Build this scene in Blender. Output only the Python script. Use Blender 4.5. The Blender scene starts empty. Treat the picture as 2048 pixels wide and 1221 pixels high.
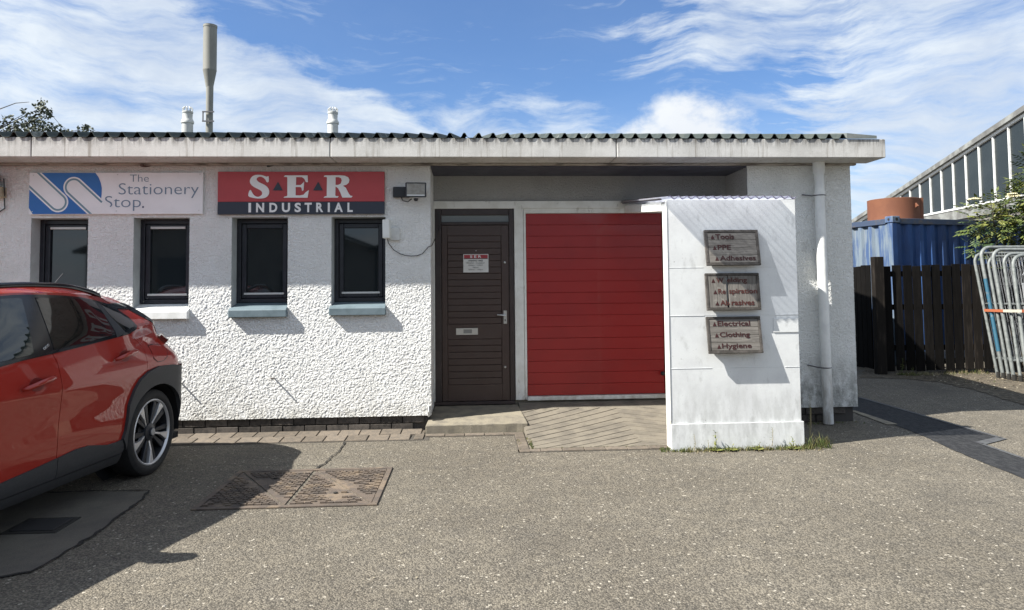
import bpy, bmesh, math, random, mathutils
import mathutils.geometry
import numpy as np
from mathutils import Vector, Matrix
random.seed(7)
R = math.radians
sc = bpy.context.scene
col = sc.collection

# ------------------------------------------------------------------ camera
H = 1.52                                   # eye height
F, PX, PY, IW, IH = 1420., 1024., 499., 2048., 1221.
YAW, PIT, ROLL = R(3.4), R(2.9), R(0.56)
fw = Vector((math.sin(YAW)*math.cos(PIT), math.cos(YAW)*math.cos(PIT), math.sin(PIT)))
r0 = Vector((math.cos(YAW), -math.sin(YAW), 0))
u0 = r0.cross(fw)
CR = math.cos(ROLL)*r0 - math.sin(ROLL)*u0
CU = math.sin(ROLL)*r0 + math.cos(ROLL)*u0
cd = bpy.data.cameras.new('camera'); cam = bpy.data.objects.new('camera', cd); col.objects.link(cam)
cd.sensor_width = 36; cd.lens = F/IW*36
cd.shift_x = 0; cd.shift_y = -(IH/2-PY)/IW
cd.clip_start = 0.05; cd.clip_end = 3000
m = Matrix((CR, CU, -fw)).transposed().to_4x4(); m.translation = Vector((0, 0, H)); cam.matrix_world = m
sc.camera = cam

def onY(x, y, Y):                          # measured pixel of the photo -> point on the plane at depth Y
    r = fw + CR*((x-PX)/F) + CU*((PY-y)/F); t = Y/r.y
    return Vector((r.x*t, Y, H+r.z*t))
def onZ(x, y, Z=0.):
    r = fw + CR*((x-PX)/F) + CU*((PY-y)/F); t = (Z-H)/r.z
    return Vector((r.x*t, r.y*t, Z))

# ------------------------------------------------------------------ light
SUN = Vector((.955, .314, -1)).normalized()
sd = bpy.data.lights.new('sun', 'SUN'); sd.energy = 5.0; sd.angle = R(.53); sd.color = (1, .955, .88)
so = bpy.data.objects.new('sun', sd); col.objects.link(so); so.location = (-8, -3, 12)
so.rotation_euler = SUN.to_track_quat('-Z', 'Y').to_euler()
sc.view_settings.view_transform = 'Standard'; sc.view_settings.look = 'None'
sc.view_settings.exposure = 1.18; sc.view_settings.gamma = 1; sc.view_settings.use_curve_mapping = False

class NT:
    def __init__(s, nt): s.t = nt; s.n = nt.nodes; s.l = nt.links
    def new(s, typ, ins=None, **kw):
        n = s.n.new(typ)
        for k, v in kw.items(): setattr(n, k, v)
        for k, v in (ins or {}).items():
            if hasattr(v, 'is_linked') or isinstance(v, bpy.types.NodeSocket): s.l.new(v, n.inputs[k])
            else: n.inputs[k].default_value = v
        return n
    def math(s, op, a, b=None, c=None, clamp=False):
        d = {0: a}
        if b is not None: d[1] = b
        if c is not None: d[2] = c
        return s.new('ShaderNodeMath', d, operation=op, use_clamp=clamp).outputs[0]
    def mr(s, v, a, b, c=0., d=1.):
        return s.new('ShaderNodeMapRange', {0: v, 1: a, 2: b, 3: c, 4: d}, clamp=True, interpolation_type='SMOOTHSTEP').outputs[0]
    def mix(s, f, a, b, mode='MIX'):
        n = s.n.new('ShaderNodeMix'); n.data_type = 'RGBA'; n.blend_type = mode
        for i, v in ((0, f), (6, a), (7, b)):
            if isinstance(v, bpy.types.NodeSocket): s.l.new(v, n.inputs[i])
            else: n.inputs[i].default_value = v if i == 0 else (*v[:3], 1)
        return n.outputs[2]
    def noise(s, vec, scale, detail=3, rough=.55, dist=0.):
        return s.new('ShaderNodeTexNoise', {'Vector': vec, 'Scale': scale, 'Detail': detail, 'Roughness': rough, 'Distortion': dist}).outputs[0]
    def mapping(s, vec, scale=(1, 1, 1), rot=(0, 0, 0), loc=(0, 0, 0)):
        return s.new('ShaderNodeMapping', {0: vec, 1: loc, 2: rot, 3: scale}).outputs[0]

# sky: physical sky with thin cirrus and a few low cumulus
w = bpy.data.worlds.new('World'); sc.world = w; w.use_nodes = True
g = NT(w.node_tree); g.n.clear()
sky = g.new('ShaderNodeTexSky', sky_type='NISHITA', sun_disc=False, sun_elevation=math.asin(-SUN.z),
            sun_rotation=math.atan2(-SUN.x, -SUN.y), altitude=50, air_density=1.0, dust_density=.7, ozone_density=2.2)
tc = g.new('ShaderNodeTexCoord').outputs['Generated']
sx = g.new('ShaderNodeSeparateXYZ', {0: tc})
az = g.math('MULTIPLY', g.math('ARCTAN2', sx.outputs[0], sx.outputs[1]), 57.3)
el = g.math('MULTIPLY', g.math('ARCSINE', sx.outputs[2]), 57.3)
pv = g.new('ShaderNodeCombineXYZ', {0: az, 1: el, 2: 0.}).outputs[0]
warp = g.new('ShaderNodeTexNoise', {'Vector': pv, 'Scale': .07, 'Detail': 3.}).outputs[1]
pw = g.new('ShaderNodeVectorMath', {0: pv, 1: g.new('ShaderNodeVectorMath', {0: warp, 1: (7, 7, 0)}, operation='MULTIPLY').outputs[0]}, operation='ADD').outputs[0]
streak = g.noise(g.mapping(pw, (.045, .26, 1), (0, 0, R(21))), 1.5, 8, .62)
streak2 = g.noise(g.mapping(pw, (.16, .75, 1), (0, 0, R(24)), (3.3, 1.7, 0)), 1.3, 7, .65)
puff = g.noise(g.mapping(pv, (.17, .26, 1), (0, 0, 0), (5.1, 0.4, 0)), 1.2, 9, .60)
mx = lambda a, b: g.math('MAXIMUM', a, b)
mul = lambda a, b: g.math('MULTIPLY', a, b)
aw = g.math('ADD', az, g.math('MULTIPLY', g.math('ADD', streak2, -.5), 10.))
ew = g.math('ADD', el, g.math('MULTIPLY', g.math('ADD', puff, -.5), 6.))
dA = mul(g.mr(g.math('ADD', ew, mul(az, .38)), 10.2, 13.6, 1., 0.), g.mr(az, -1., 9., 1., 0.))      # bank of cirrus on the left
dC = mul(g.mr(g.math('ADD', aw, mul(el, -.35)), 3., 13.), g.mr(ew, 14.5, 19., .25, .80))             # veil on the upper right
dE = g.mr(aw, 21., 31., 0., .95)                                                                     # overcast side, far right
dB = mul(mul(g.mr(ew, 12., 17., .70, 0.), g.mr(az, -10., 0.)), g.mr(az, 9., 15., 1., .2))             # wisps over the roof
dZ = mul(g.mr(el, 26., 45.), .70)
d = mx(mx(mx(dA, dC), mx(dE, dB)), mx(dZ, .10))
dens = g.math('ADD', g.math('ADD', mul(d, .74), mul(g.math('ADD', streak, -.5), 1.45)), mul(g.math('ADD', streak2, -.5), 1.05))
cirm = g.mr(dens, .02, .98)
px1 = g.math('DIVIDE', g.math('ADD', az, -17.5), 8.5); py1 = g.math('DIVIDE', g.math('ADD', el, -11.5), 4.6)
blob = g.mr(g.math('SQRT', g.math('ADD', mul(px1, px1), mul(py1, py1))), .35, 1.15, .42, -.25)
pm_ = g.mr(g.math('ADD', puff, blob), .56, .92)
mask = mx(mul(cirm, .92), mul(pm_, .97))
mask = mx(mask, g.mr(el, 0., 16., .70, .05))
shade = g.mr(g.noise(g.mapping(pw, (.10, .20, 1), (0, 0, R(10)), (9, 2, 0)), 1., 7, .62), .38, .66)
ccol = g.mix(shade, (3.9, 4.4, 5.1), (5.1, 5.5, 5.8))
ccol = g.mix(mul(pm_, .7), ccol, (5.6, 5.7, 5.8))
skyc = g.mix(1., sky.outputs[0], (.50, .69, .92), 'MULTIPLY')
mixc = g.mix(mask, skyc, ccol)
bg = g.new('ShaderNodeBackground', {0: mixc, 1: .078})
g.new('ShaderNodeOutputWorld', {0: bg.outputs[0]})

# ------------------------------------------------------------------ helpers
def tag(o, label=None, cat=None, group=None, kind=None):
    if label: o['label'] = label
    if cat: o['category'] = cat
    if group: o['group'] = group
    if kind: o['kind'] = kind
    return o
def empty(name, loc=(0, 0, 0), rz=0., label=None, cat=None, group=None):
    o = bpy.data.objects.new(name, None); col.objects.link(o); o.location = loc; o.rotation_euler = (0, 0, rz)
    o.empty_display_size = .1
    return tag(o, label, cat, group)
def kids(o): return [c for c in bpy.data.objects if c.parent == o]
def world_loc(o):
    p = Vector((0, 0, 0))
    while o is not None: p += o.location; o = o.parent
    return p
class MB:
    """collects shapes; build() links them as one mesh object. Vertices are in world coordinates unless local=True"""
    def __init__(s): s.v = []; s.f = []; s.mi = []
    def add(s, vs, fs, mi=0):
        k = len(s.v); s.v += [tuple(p) for p in vs]; s.f += [tuple(i+k for i in f) for f in fs]; s.mi += [mi]*len(fs); return s
    def box(s, x0, x1, y0, y1, z0, z1, mi=0):
        v = [(x, y, z) for z in (z0, z1) for y in (y0, y1) for x in (x0, x1)]
        return s.add(v, [(0, 2, 3, 1), (4, 5, 7, 6), (0, 1, 5, 4), (2, 6, 7, 3), (0, 4, 6, 2), (1, 3, 7, 5)], mi)
    def hexa(s, b, t, mi=0):               # bottom ring, top ring (4 points each, ccw from above)
        return s.add(list(b)+list(t), [(3, 2, 1, 0), (4, 5, 6, 7), (0, 1, 5, 4), (1, 2, 6, 5), (2, 3, 7, 6), (3, 0, 4, 7)], mi)
    def prism(s, poly, d, mi=0):           # polygon (3D points) extruded by vector d
        n = len(poly); d = Vector(d); a = [Vector(p) for p in poly]
        return s.add(a+[p+d for p in a], [tuple(range(n-1, -1, -1)), tuple(range(n, 2*n))]+[(i, (i+1) % n, (i+1) % n+n, i+n) for i in range(n)], mi)
    def tube(s, pts, r, n=8, mi=0, close=False, caps=True):
        P = [Vector(p) for p in pts]; rs = r if isinstance(r, (list, tuple)) else [r]*len(P)
        vs = []; up = None
        for i, p in enumerate(P):
            a = P[i-1] if (i or close) else P[i]; b = P[(i+1) % len(P)] if (i < len(P)-1 or close) else P[i]
            t = (b-a).normalized()
            if up is None: up = t.orthogonal().normalized()
            up = (up - t*up.dot(t))
            if up.length < 1e-5: up = t.orthogonal()
            up.normalize(); q = t.cross(up)
            vs += [p + (up*math.cos(2*math.pi*k/n)+q*math.sin(2*math.pi*k/n))*rs[i] for k in range(n)]
        m_ = len(P); fs = []
        for i in range(m_ if close else m_-1):
            for k in range(n):
                j = (i+1) % m_; fs.append((i*n+k, i*n+(k+1) % n, j*n+(k+1) % n, j*n+k))
        if caps and not close: fs += [tuple(range(n-1, -1, -1)), tuple((m_-1)*n+k for k in range(n))]
        return s.add(vs, fs, mi)
    def lathe(s, prof, c=(0, 0, 0), n=24, axis='z', mi=0, a0=0):
        vs = []; fs = []
        for r, h in prof:
            for k in range(n):
                a = 2*math.pi*k/n+a0; x, y = r*math.cos(a), r*math.sin(a)
                p = (x, y, h) if axis == 'z' else ((x, h, y) if axis == 'y' else (h, x, y))
                vs.append((c[0]+p[0], c[1]+p[1], c[2]+p[2]))
        for i in range(len(prof)-1):
            for k in range(n):
                q = (i*n+k, i*n+(k+1) % n, (i+1)*n+(k+1) % n, (i+1)*n+k); fs.append(q if axis != 'y' else q[::-1])
        return s.add(vs, fs, mi)
    def build(s, name, mats, parent=None, smooth=False, bevel=0., local=False, segs=1):
        off = Vector((0, 0, 0)) if (local or parent is None) else world_loc(parent)
        me = bpy.data.meshes.new(name); me.from_pydata([(a-off.x, b-off.y, c-off.z) for a, b, c in s.v], [], s.f)
        mats = mats if isinstance(mats, (list, tuple)) else [mats]
        for m_ in mats: me.materials.append(m_)
        if len(mats) > 1: me.polygons.foreach_set('material_index', s.mi)
        if smooth:
            me.polygons.foreach_set('use_smooth', [True]*len(me.polygons))
            if smooth != 'all': me.set_sharp_from_angle(angle=R(38))
        me.update()
        o = bpy.data.objects.new(name, me); col.objects.link(o)
        if parent is not None: o.parent = parent
        if bevel:
            b = o.modifiers.new('bevel', 'BEVEL'); b.width = bevel; b.segments = segs; b.limit_method = 'ANGLE'; b.harden_normals = False
        return o
def box(name, x0, x1, y0, y1, z0, z1, mat, parent=None, bevel=0.):
    return MB().box(x0, x1, y0, y1, z0, z1).build(name, mat, parent, bevel=bevel)
def copy_tree(o, parent=None):
    c = o.copy(); col.objects.link(c); c.parent = parent
    for ch in kids(o): copy_tree(ch, c)
    return c
def piece(proto, parent, loc, rot=(0, 0, 0), scale=(1, 1, 1)):   # a copy sharing the mesh, at world loc
    c = proto.copy(); col.objects.link(c); c.parent = parent
    c.location = Vector(loc) - (world_loc(parent) if parent else Vector((0, 0, 0))); c.rotation_euler = rot; c.scale = scale
    return c

MATS = {}
def mat(name, c, rough=.7, metal=0., c2=None, vs=4., vlo=.4, vhi=.65, stretch=(1, 1, 1), bump=None, coat=0., spec=.5,
        fine=0., dirt=None, rnd=0., coords='pos', grime=None, speck=None):
    """procedural material; c2 = second colour mixed by noise of scale vs; bump = (scale, strength, distance);
    fine = amount of fine value noise; dirt = (colour, scale, lo, hi, amount, stretch)"""
    if name in MATS: return MATS[name]
    M = bpy.data.materials.new(name); M.use_nodes = True; t = NT(M.node_tree); b = t.n['Principled BSDF']
    P = t.new('ShaderNodeNewGeometry').outputs['Position'] if coords == 'pos' else t.new('ShaderNodeTexCoord').outputs['Object']
    colr = None
    if c2 is not None:
        f = t.mr(t.noise(t.mapping(P, stretch), vs, 5, .6), vlo, vhi); colr = t.mix(f, c, c2)
    else: colr = t.mix(0., c, c)
    if dirt:
        dc, ds, lo, hi, amt, st = dirt
        f = t.math('MULTIPLY', t.mr(t.noise(t.mapping(P, st, (0, 0, 0), (3.1, 1.2, 7.7)), ds, 7, .62), lo, hi), amt)
        colr = t.mix(f, colr, dc)
    if grime:                                # (colour, z0, z1, amount): dirt band between two heights, broken up by noise
        gc, z0, z1, amt, gs = grime
        z = t.new('ShaderNodeSeparateXYZ', {0: P}).outputs[2]
        f = t.math('MULTIPLY', t.mr(z, z0, z1, 0., 1.), t.mr(t.noise(t.mapping(P, gs), 1., 6, .65), .34, .66))
        colr = t.mix(t.math('MULTIPLY', f, amt), colr, gc)
    if fine:
        n = t.mr(t.noise(P, 180., 2, .6), .25, .75, 1-fine, 1+fine)
        colr = t.new('ShaderNodeVectorMath', {0: colr, 1: n}, operation='MULTIPLY').outputs[0]
    if speck:                                # small dark flecks: (colour, scale, threshold, amount)
        f = t.math('MULTIPLY', t.mr(t.noise(t.mapping(P, (1, 1, 1), loc=(8, 3, 1)), speck[1], 3, .7), speck[2], speck[2]+.05), t.mr(t.noise(P, speck[1]*.12, 4, .6), .42, .62, .15, 1.))
        colr = t.mix(t.math('MULTIPLY', f, speck[3]), colr, speck[0])
    if rnd:
        rr_ = t.new('ShaderNodeObjectInfo').outputs['Random']
        colr = t.new('ShaderNodeVectorMath', {0: colr, 1: t.mr(rr_, 0, 1, 1-rnd, 1+rnd)}, operation='MULTIPLY').outputs[0]
    t.l.new(colr, b.inputs['Base Color'])
    b.inputs['Roughness'].default_value = rough; b.inputs['Metallic'].default_value = metal
    b.inputs['Specular IOR Level'].default_value = spec
    if coat: b.inputs['Coat Weight'].default_value = coat; b.inputs['Coat Roughness'].default_value = .015
    if bump:
        h = t.noise(t.mapping(P, stretch if len(bump) > 3 else (1, 1, 1)), bump[0], 4, .6)
        if name.find('roughcast') >= 0 or name.find('_bay') >= 0: h = t.math('ADD', h, t.mr(t.noise(P, 62., 2, .5, 1.2), .30, .62, 0., 1.5))
        bn = t.new('ShaderNodeBump', {'Height': h, 'Strength': bump[1], 'Distance': bump[2]})
        t.l.new(bn.outputs[0], b.inputs['Normal'])
    MATS[name] = M; return M

# plane frame used by signs and lettering: P(u,v) in metres on the plane
class Frame:
    def __init__(s, o, ex, ey): s.o = Vector(o); s.ex = Vector(ex).normalized(); s.ey = Vector(ey).normalized(); s.n = s.ex.cross(s.ey)
    def P(s, u, v, d=0.): return s.o + s.ex*u + s.ey*v + s.n*d
def from_curve(cu):
    o = bpy.data.objects.new('tmp', cu); col.objects.link(o)
    bpy.context.view_layer.update()
    dg = bpy.context.evaluated_depsgraph_get(); me = bpy.data.meshes.new_from_object(o.evaluated_get(dg))
    bpy.data.objects.remove(o); return me
def place_mesh(me, name, m_, parent, fn):
    off = world_loc(parent) if parent else Vector((0, 0, 0))
    for v in me.vertices: v.co = fn(v.co) - off
    me.materials.clear(); me.materials.append(m_); me.name = name
    o = bpy.data.objects.new(name, me); col.objects.link(o); o.parent = parent; return o
def text(name, body, fr, u0, u1, v0, v1, m_, parent, bold=0., d=.001, space=1., th=.0008, align='LEFT'):
    """lettering fitted into the rectangle u0..u1, v0..v1 (v of the glyph bounds) on frame fr"""
    cu = bpy.data.curves.new(name, 'FONT'); cu.body = body; cu.size = 1; cu.offset = bold; cu.extrude = .01; cu.space_character = space
    cu.resolution_u = 4; me = from_curve(cu)
    xs = [v.co.x for v in me.vertices]; ys = [v.co.y for v in me.vertices]
    a, b, c_, e = min(xs), max(xs), min(ys), max(ys)
    def fn(p): return fr.P(u0+(p.x-a)/(b-a)*(u1-u0), v0+(p.y-c_)/(e-c_)*(v1-v0), d+(th if p.z > 0 else 0))
    return place_mesh(me, name, m_, parent, fn)
def shape(name, polys, fn, m_, parent):
    """flat filled outline(s) with holes; fn maps (x, y, side) to a point"""
    cu = bpy.data.curves.new(name, 'CURVE'); cu.dimensions = '2D'; cu.fill_mode = 'BOTH'; cu.extrude = .01
    for poly in polys:
        sp = cu.splines.new('POLY'); sp.points.add(len(poly)-1); sp.use_cyclic_u = True
        for i, p in enumerate(poly): sp.points[i].co = (p[0], p[1], 0, 1)
    me = from_curve(cu)
    return place_mesh(me, name, m_, parent, lambda p: fn(p.x, p.y, 1 if p.z > 0 else 0))
def smooth_poly(P, k=3):                     # closed Catmull-Rom through the points
    n = len(P); out = []
    for i in range(n):
        a, b, c_, d = P[i-1], P[i], P[(i+1) % n], P[(i+2) % n]
        for j in range(k):
            t = j/k
            out.append(tuple(.5*((2*b[q])+(-a[q]+c_[q])*t+(2*a[q]-5*b[q]+4*c_[q]-d[q])*t*t+(-a[q]+3*b[q]-3*c_[q]+d[q])*t**3) for q in (0, 1)))
    return out
def vnoise(x, y, seed):                      # smooth value noise, vectorised
    rs = np.random.RandomState(seed); T = rs.rand(512, 512)
    xi = np.floor(x).astype(int); yi = np.floor(y).astype(int); fx = x-xi; fy = y-yi
    fx = fx*fx*(3-2*fx); fy = fy*fy*(3-2*fy); xi %= 511; yi %= 511
    return (T[yi, xi]*(1-fx)+T[yi, xi+1]*fx)*(1-fy)+(T[yi+1, xi]*(1-fx)+T[yi+1, xi+1]*fx)*fy
def roughcast(name, o, ex, ey, wu, wv, m_, parent, holes=(), step=.0056, amp=.0052, seed=1):
    """wall sheet with real roughcast relief; o corner, ex/ey unit axes, outward = ex x ey"""
    o = Vector(o); ex = Vector(ex); ey = Vector(ey); n = ex.cross(ey)
    ub = sorted({0, wu} | {h[i] for h in holes for i in (0, 1)}); vb = sorted({0, wv} | {h[i] for h in holes for i in (2, 3)})
    def ln(B):
        L = []
        for a, b in zip(B, B[1:]): L += list(np.linspace(a, b, max(2, int((b-a)/step)+1))[:-1])
        return np.array(L+[B[-1]])
    U, V = ln(ub), ln(vb); uu, vv = np.meshgrid(U, V)
    a = uu+o.dot(ex); b = vv+o.dot(ey)
    wx = (vnoise(a/.03+40, b/.03+20, seed+5)-.5)*.016; wy = (vnoise(a/.03+90, b/.03+60, seed+6)-.5)*.016
    h = .64*vnoise((a+wx)/.0122+200, (b+wy)/.0108+200, seed)+.26*vnoise((a+wy)/.0075+100, (b+wx)/.0070+100, seed+1)+.10*vnoise(a/.35+50, b/.35+50, seed+2)
    h = np.clip((h-.22)/.56, 0, 1)**1.15*amp
    co = np.array(o)[None, None]+uu[..., None]*np.array(ex)+vv[..., None]*np.array(ey)+h[..., None]*np.array(n)
    nu, nv = len(U), len(V); idx = np.arange(nu*nv).reshape(nv, nu)
    q = np.stack([idx[:-1, :-1], idx[:-1, 1:], idx[1:, 1:], idx[1:, :-1]], -1).reshape(-1, 4)
    cu = ((U[:-1]+U[1:])/2); cv = ((V[:-1]+V[1:])/2); cu, cv = np.meshgrid(cu, cv); keep = np.ones(cu.shape, bool)
    for h_ in holes: keep &= ~((cu > h_[0]) & (cu < h_[1]) & (cv > h_[2]) & (cv < h_[3]))
    q = q[keep.reshape(-1)]
    off = world_loc(parent) if parent else Vector((0, 0, 0))
    me = bpy.data.meshes.new(name); co = co.reshape(-1, 3)-np.array(off)
    me.vertices.add(len(co)); me.vertices.foreach_set('co', co.astype(np.float32).ravel())
    me.loops.add(q.size); me.loops.foreach_set('vertex_index', q.astype(np.int32).ravel())
    me.polygons.add(len(q)); me.polygons.foreach_set('loop_start', np.arange(0, q.size, 4, dtype=np.int32))
    try: me.polygons.foreach_set('loop_total', np.full(len(q), 4, dtype=np.int32))
    except Exception: pass
    me.update(calc_edges=True); me.validate(); me.polygons.foreach_set('use_smooth', [True]*len(me.polygons))
    me.materials.append(m_); ob = bpy.data.objects.new(name, me); col.objects.link(ob); ob.parent = parent; return ob
# ------------------------------------------------------------------ materials
WHITE = (.81, .815, .80)
m_cast = mat('roughcast_white', WHITE, .85, c2=(.69, .69, .665), vs=1.6, vlo=.45, vhi=.75, bump=(140, .9, .004), spec=.25,
             dirt=((.42, .40, .36), 9., .62, .80, .5, (1, 1, .5)), grime=((.40, .39, .34), .42, .17, .55, (9, 9, 4)), fine=.05, speck=((.22, .21, .19), 75., .64, .8))
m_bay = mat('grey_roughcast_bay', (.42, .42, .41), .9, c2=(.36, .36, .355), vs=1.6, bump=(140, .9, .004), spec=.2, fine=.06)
m_castR = mat('roughcast_pillar', (.83, .84, .82), .85, c2=(.73, .74, .72), vs=1.6, bump=(140, .9, .004), spec=.25,
              dirt=((.30, .29, .27), 7., .60, .80, .5, (1, 1, .5)), grime=((.22, .22, .20), .85, .17, .9, (13, 13, 6)), fine=.06, speck=((.18, .18, .17), 70., .62, .85))
m_reveal = mat('painted_reveal', (.50, .53, .53), .7, c2=(.44, .46, .46), vs=6)
m_trim = mat('white_gloss_timber', (.76, .77, .74), .45, c2=(.66, .66, .62), vs=5, dirt=((.32, .30, .26), 14., .60, .72, .6, (1, 1, .5)),
             grime=((.42, .38, .33), .50, .2, .8, (9, 9, 7)))
m_concrete = mat('fascia_concrete', (.55, .545, .525), .9, c2=(.46, .455, .435), vs=3, fine=.10, spec=.2, bump=(90, .35, .004),
                 dirt=((.25, .23, .20), 9., .52, .72, .8, (3.2, 3.2, .16)), grime=((.09, .085, .08), 2.90, 3.03, 1., (26, 26, 2.0)), speck=((.15, .14, .13), 60., .66, .7))
m_soffit = mat('dirty_soffit', (.36, .33, .29), .95, c2=(.13, .115, .10), vs=5, vlo=.42, vhi=.62, stretch=(.7, 4, 3), fine=.1)
m_roof = mat('cement_sheet', (.030, .042, .040), .8, c2=(.055, .065, .057), vs=4, dirt=((.26, .27, .25), 3.2, .58, .70, .75, (1, 1, 1)), fine=.15)
m_navy = mat('navy_ribbed_board', (.050, .052, .075), .5, c2=(.075, .078, .10), vs=7)
m_black = mat('black_window_frame', (.012, .014, .020), .35, spec=.5, c2=(.02, .022, .03), vs=9)
m_alu = mat('silver_vent', (.62, .62, .60), .4, .3)
m_sillw = mat('white_sill', (.78, .79, .78), .6, c2=(.66, .67, .65), vs=8)
m_sillg = mat('blue_grey_sill', (.13, .175, .20), .6, c2=(.10, .14, .16), vs=8, fine=.08)
m_brown = mat('brown_door_paint', (.052, .031, .025), .42, c2=(.056, .036, .030), vs=5, dirt=((.10, .13, .12), 16., .68, .76, .5, (1, 1, .6)), bump=(60, .08, .002))
m_brown2 = mat('brown_frame_paint', (.033, .023, .022), .42, c2=(.045, .032, .03), vs=5)
m_red = mat('red_door_panel', (.31, .013, .013), .36, c2=(.27, .011, .012), vs=2., bump=(420, .10, .0006), coat=.15)
m_brick = mat('grey_brick', (.095, .084, .074), .9, c2=(.055, .050, .045), vs=18, rnd=.28, bump=(120, .5, .004), fine=.12, spec=.2)
m_mortar = mat('dark_mortar', (.06, .055, .05), .95)
m_paver = mat('block_paver', (.155, .130, .103), .92, c2=(.115, .10, .083), vs=22, rnd=.16, bump=(150, .5, .003), fine=.12, spec=.2)
m_step = mat('step_concrete', (.24, .215, .165), .92, c2=(.175, .158, .128), vs=7, bump=(110, .6, .005), fine=.14, spec=.2,
             dirt=((.10, .095, .08), 9., .60, .75, .5, (1, 1, 1)))
m_ramp = mat('ramp_concrete', (.19, .170, .136), .92, c2=(.14, .126, .104), vs=5, bump=(130, .6, .004), fine=.14, spec=.2,
             dirt=((.055, .060, .035), 6., .60, .75, .45, (1, 1, 1)))
m_kiosk = mat('white_boarded_screen', (.68, .70, .70), .65, c2=(.61, .625, .63), vs=3, bump=(45, .18, .004), fine=.03,
              dirt=((.36, .37, .36), 9., .56, .74, .45, (1.4, 1, .6)), grime=((.36, .37, .36), .75, .26, .5, (16, 16, 5)), speck=((.20, .20, .19), 38., .67, .7))
m_glass = mat('dark_window_glass', (.010, .014, .016), .03, spec=.75)
m_steel = mat('brushed_steel', (.62, .62, .60), .3, .9)
m_blackp = mat('black_plastic', (.016, .018, .022), .45)

def asphalt():
    M = bpy.data.materials.new('asphalt'); M.use_nodes = True; t = NT(M.node_tree); b = t.n['Principled BSDF']
    P = t.new('ShaderNodeNewGeometry').outputs['Position']
    v = t.new('ShaderNodeTexVoronoi', {'Vector': P, 'Scale': 105., 'Randomness': 1.})
    cell = t.new('ShaderNodeSeparateColor', {0: v.outputs['Color']})
    v2 = t.new('ShaderNodeTexVoronoi', {'Vector': t.mapping(P, (1, 1, 1), loc=(3.3, 1.1, 0)), 'Scale': 46.})
    c2_ = t.new('ShaderNodeSeparateColor', {0: v2.outputs['Color']})
    big = t.mr(t.noise(P, .9, 5, .6), .35, .68); mid = t.mr(t.noise(P, 7., 5, .62), .35, .68)
    c = t.mix(big, (.138, .122, .095), (.172, .153, .120)); c = t.mix(t.math('MULTIPLY', mid, .45), c, (.100, .092, .078))
    stone = t.mr(cell.outputs[0], 0., 1., .60, 1.45)
    c = t.new('ShaderNodeVectorMath', {0: c, 1: stone}, operation='MULTIPLY').outputs[0]
    pale = t.math('MULTIPLY', t.math('GREATER_THAN', c2_.outputs[1], .962), t.math('LESS_THAN', v2.outputs['Distance'], .42))
    c = t.mix(t.math('MULTIPLY', pale, .72), c, (.50, .46, .38))
    gap = t.mr(v.outputs['Distance'], .40, .75, 0., .45)
    c = t.mix(gap, c, (.028, .026, .024))
    st = t.mr(t.noise(t.mapping(P, (1, .6, 1)), .55, 7, .65), .52, .70)
    c = t.mix(t.math('MULTIPLY', st, .42), c, (.045, .042, .038))
    t.l.new(c, b.inputs['Base Color']); b.inputs['Roughness'].default_value = .85; b.inputs['Specular IOR Level'].default_value = .3
    hh = t.math('ADD', t.math('MULTIPLY', v.outputs['Distance'], -1.), t.math('MULTIPLY', t.noise(P, 60., 4, .6), .6))
    bn = t.new('ShaderNodeBump', {'Height': hh, 'Strength': .9, 'Distance': .006}); t.l.new(bn.outputs[0], b.inputs['Normal'])
    return M
m_asph = asphalt()
m_asph2 = mat('fresh_asphalt', (.034, .035, .037), .85, c2=(.018, .019, .021), vs=26, vlo=.38, vhi=.6, stretch=(1, .45, 1), bump=(150, .7, .005), fine=.22, spec=.25)
m_asph3 = mat('old_patch_asphalt', (.112, .103, .085), .9, c2=(.085, .079, .068), vs=3, bump=(150, .6, .004), fine=.20)
m_seal = mat('bitumen_seal', (.075, .078, .08), .7, c2=(.05, .05, .055), vs=12)
m_crack = mat('crack_dark', (.018, .017, .015), .95)
m_soil = mat('leafy_soil', (.105, .085, .058), .95, c2=(.045, .037, .025), vs=9, bump=(60, .9, .02), fine=.3, dirt=((.33, .30, .22), 30., .58, .66, .8, (1, 1, 1)))
m_rust = mat('rusty_iron', (.105, .082, .064), .9, c2=(.073, .060, .050), vs=9, bump=(150, .5, .003), fine=.18, dirt=((.19, .145, .10), 5., .5, .62, .7, (1, 1, 1)))

# ------------------------------------------------------------------ ground
def sheet(name, pts, z, m_, label=None, sub=0, kind='structure', parent=None, jag=0., side=.0):
    P = [Vector((p[0], p[1], z)) for p in pts]
    if jag:
        Q = []
        for i, p in enumerate(P):
            q = P[(i+1) % len(P)]; n = max(1, int((q-p).length/.06)); d = (q-p)
            nn = Vector((-d.y, d.x, 0)).normalized() if d.length else Vector()
            for k in range(n): Q.append(p+d*k/n+(nn*random.uniform(-jag, jag) if k else Vector()))
        P = Q
    mb = MB().prism([p-Vector((0, 0, .003)) for p in P], (0, 0, .003)) if False else MB().add(P, [tuple(range(len(P)))])
    o = mb.build(name, m_, parent)
    if kind: o['kind'] = kind
    return o
sheet('ground', [(-250, -250), (250, -250), (250, 250), (-250, 250)], 0, m_asph)
trench = [(4.51, 9.2), (5.09, 9.2), (5.097, 8.0), (5.09, 6.90), (5.09, 6.62), (4.72, 6.42), (4.68, 5.83), (4.62, 4.4), (4.02, 4.4), (4.22, 5.275), (4.296, 6.04), (4.431, 6.85), (4.471, 7.33), (4.494, 7.72)]
sheet('tarmac_repair', trench, .004, m_asph2, jag=.008)
mb = MB()
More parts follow.
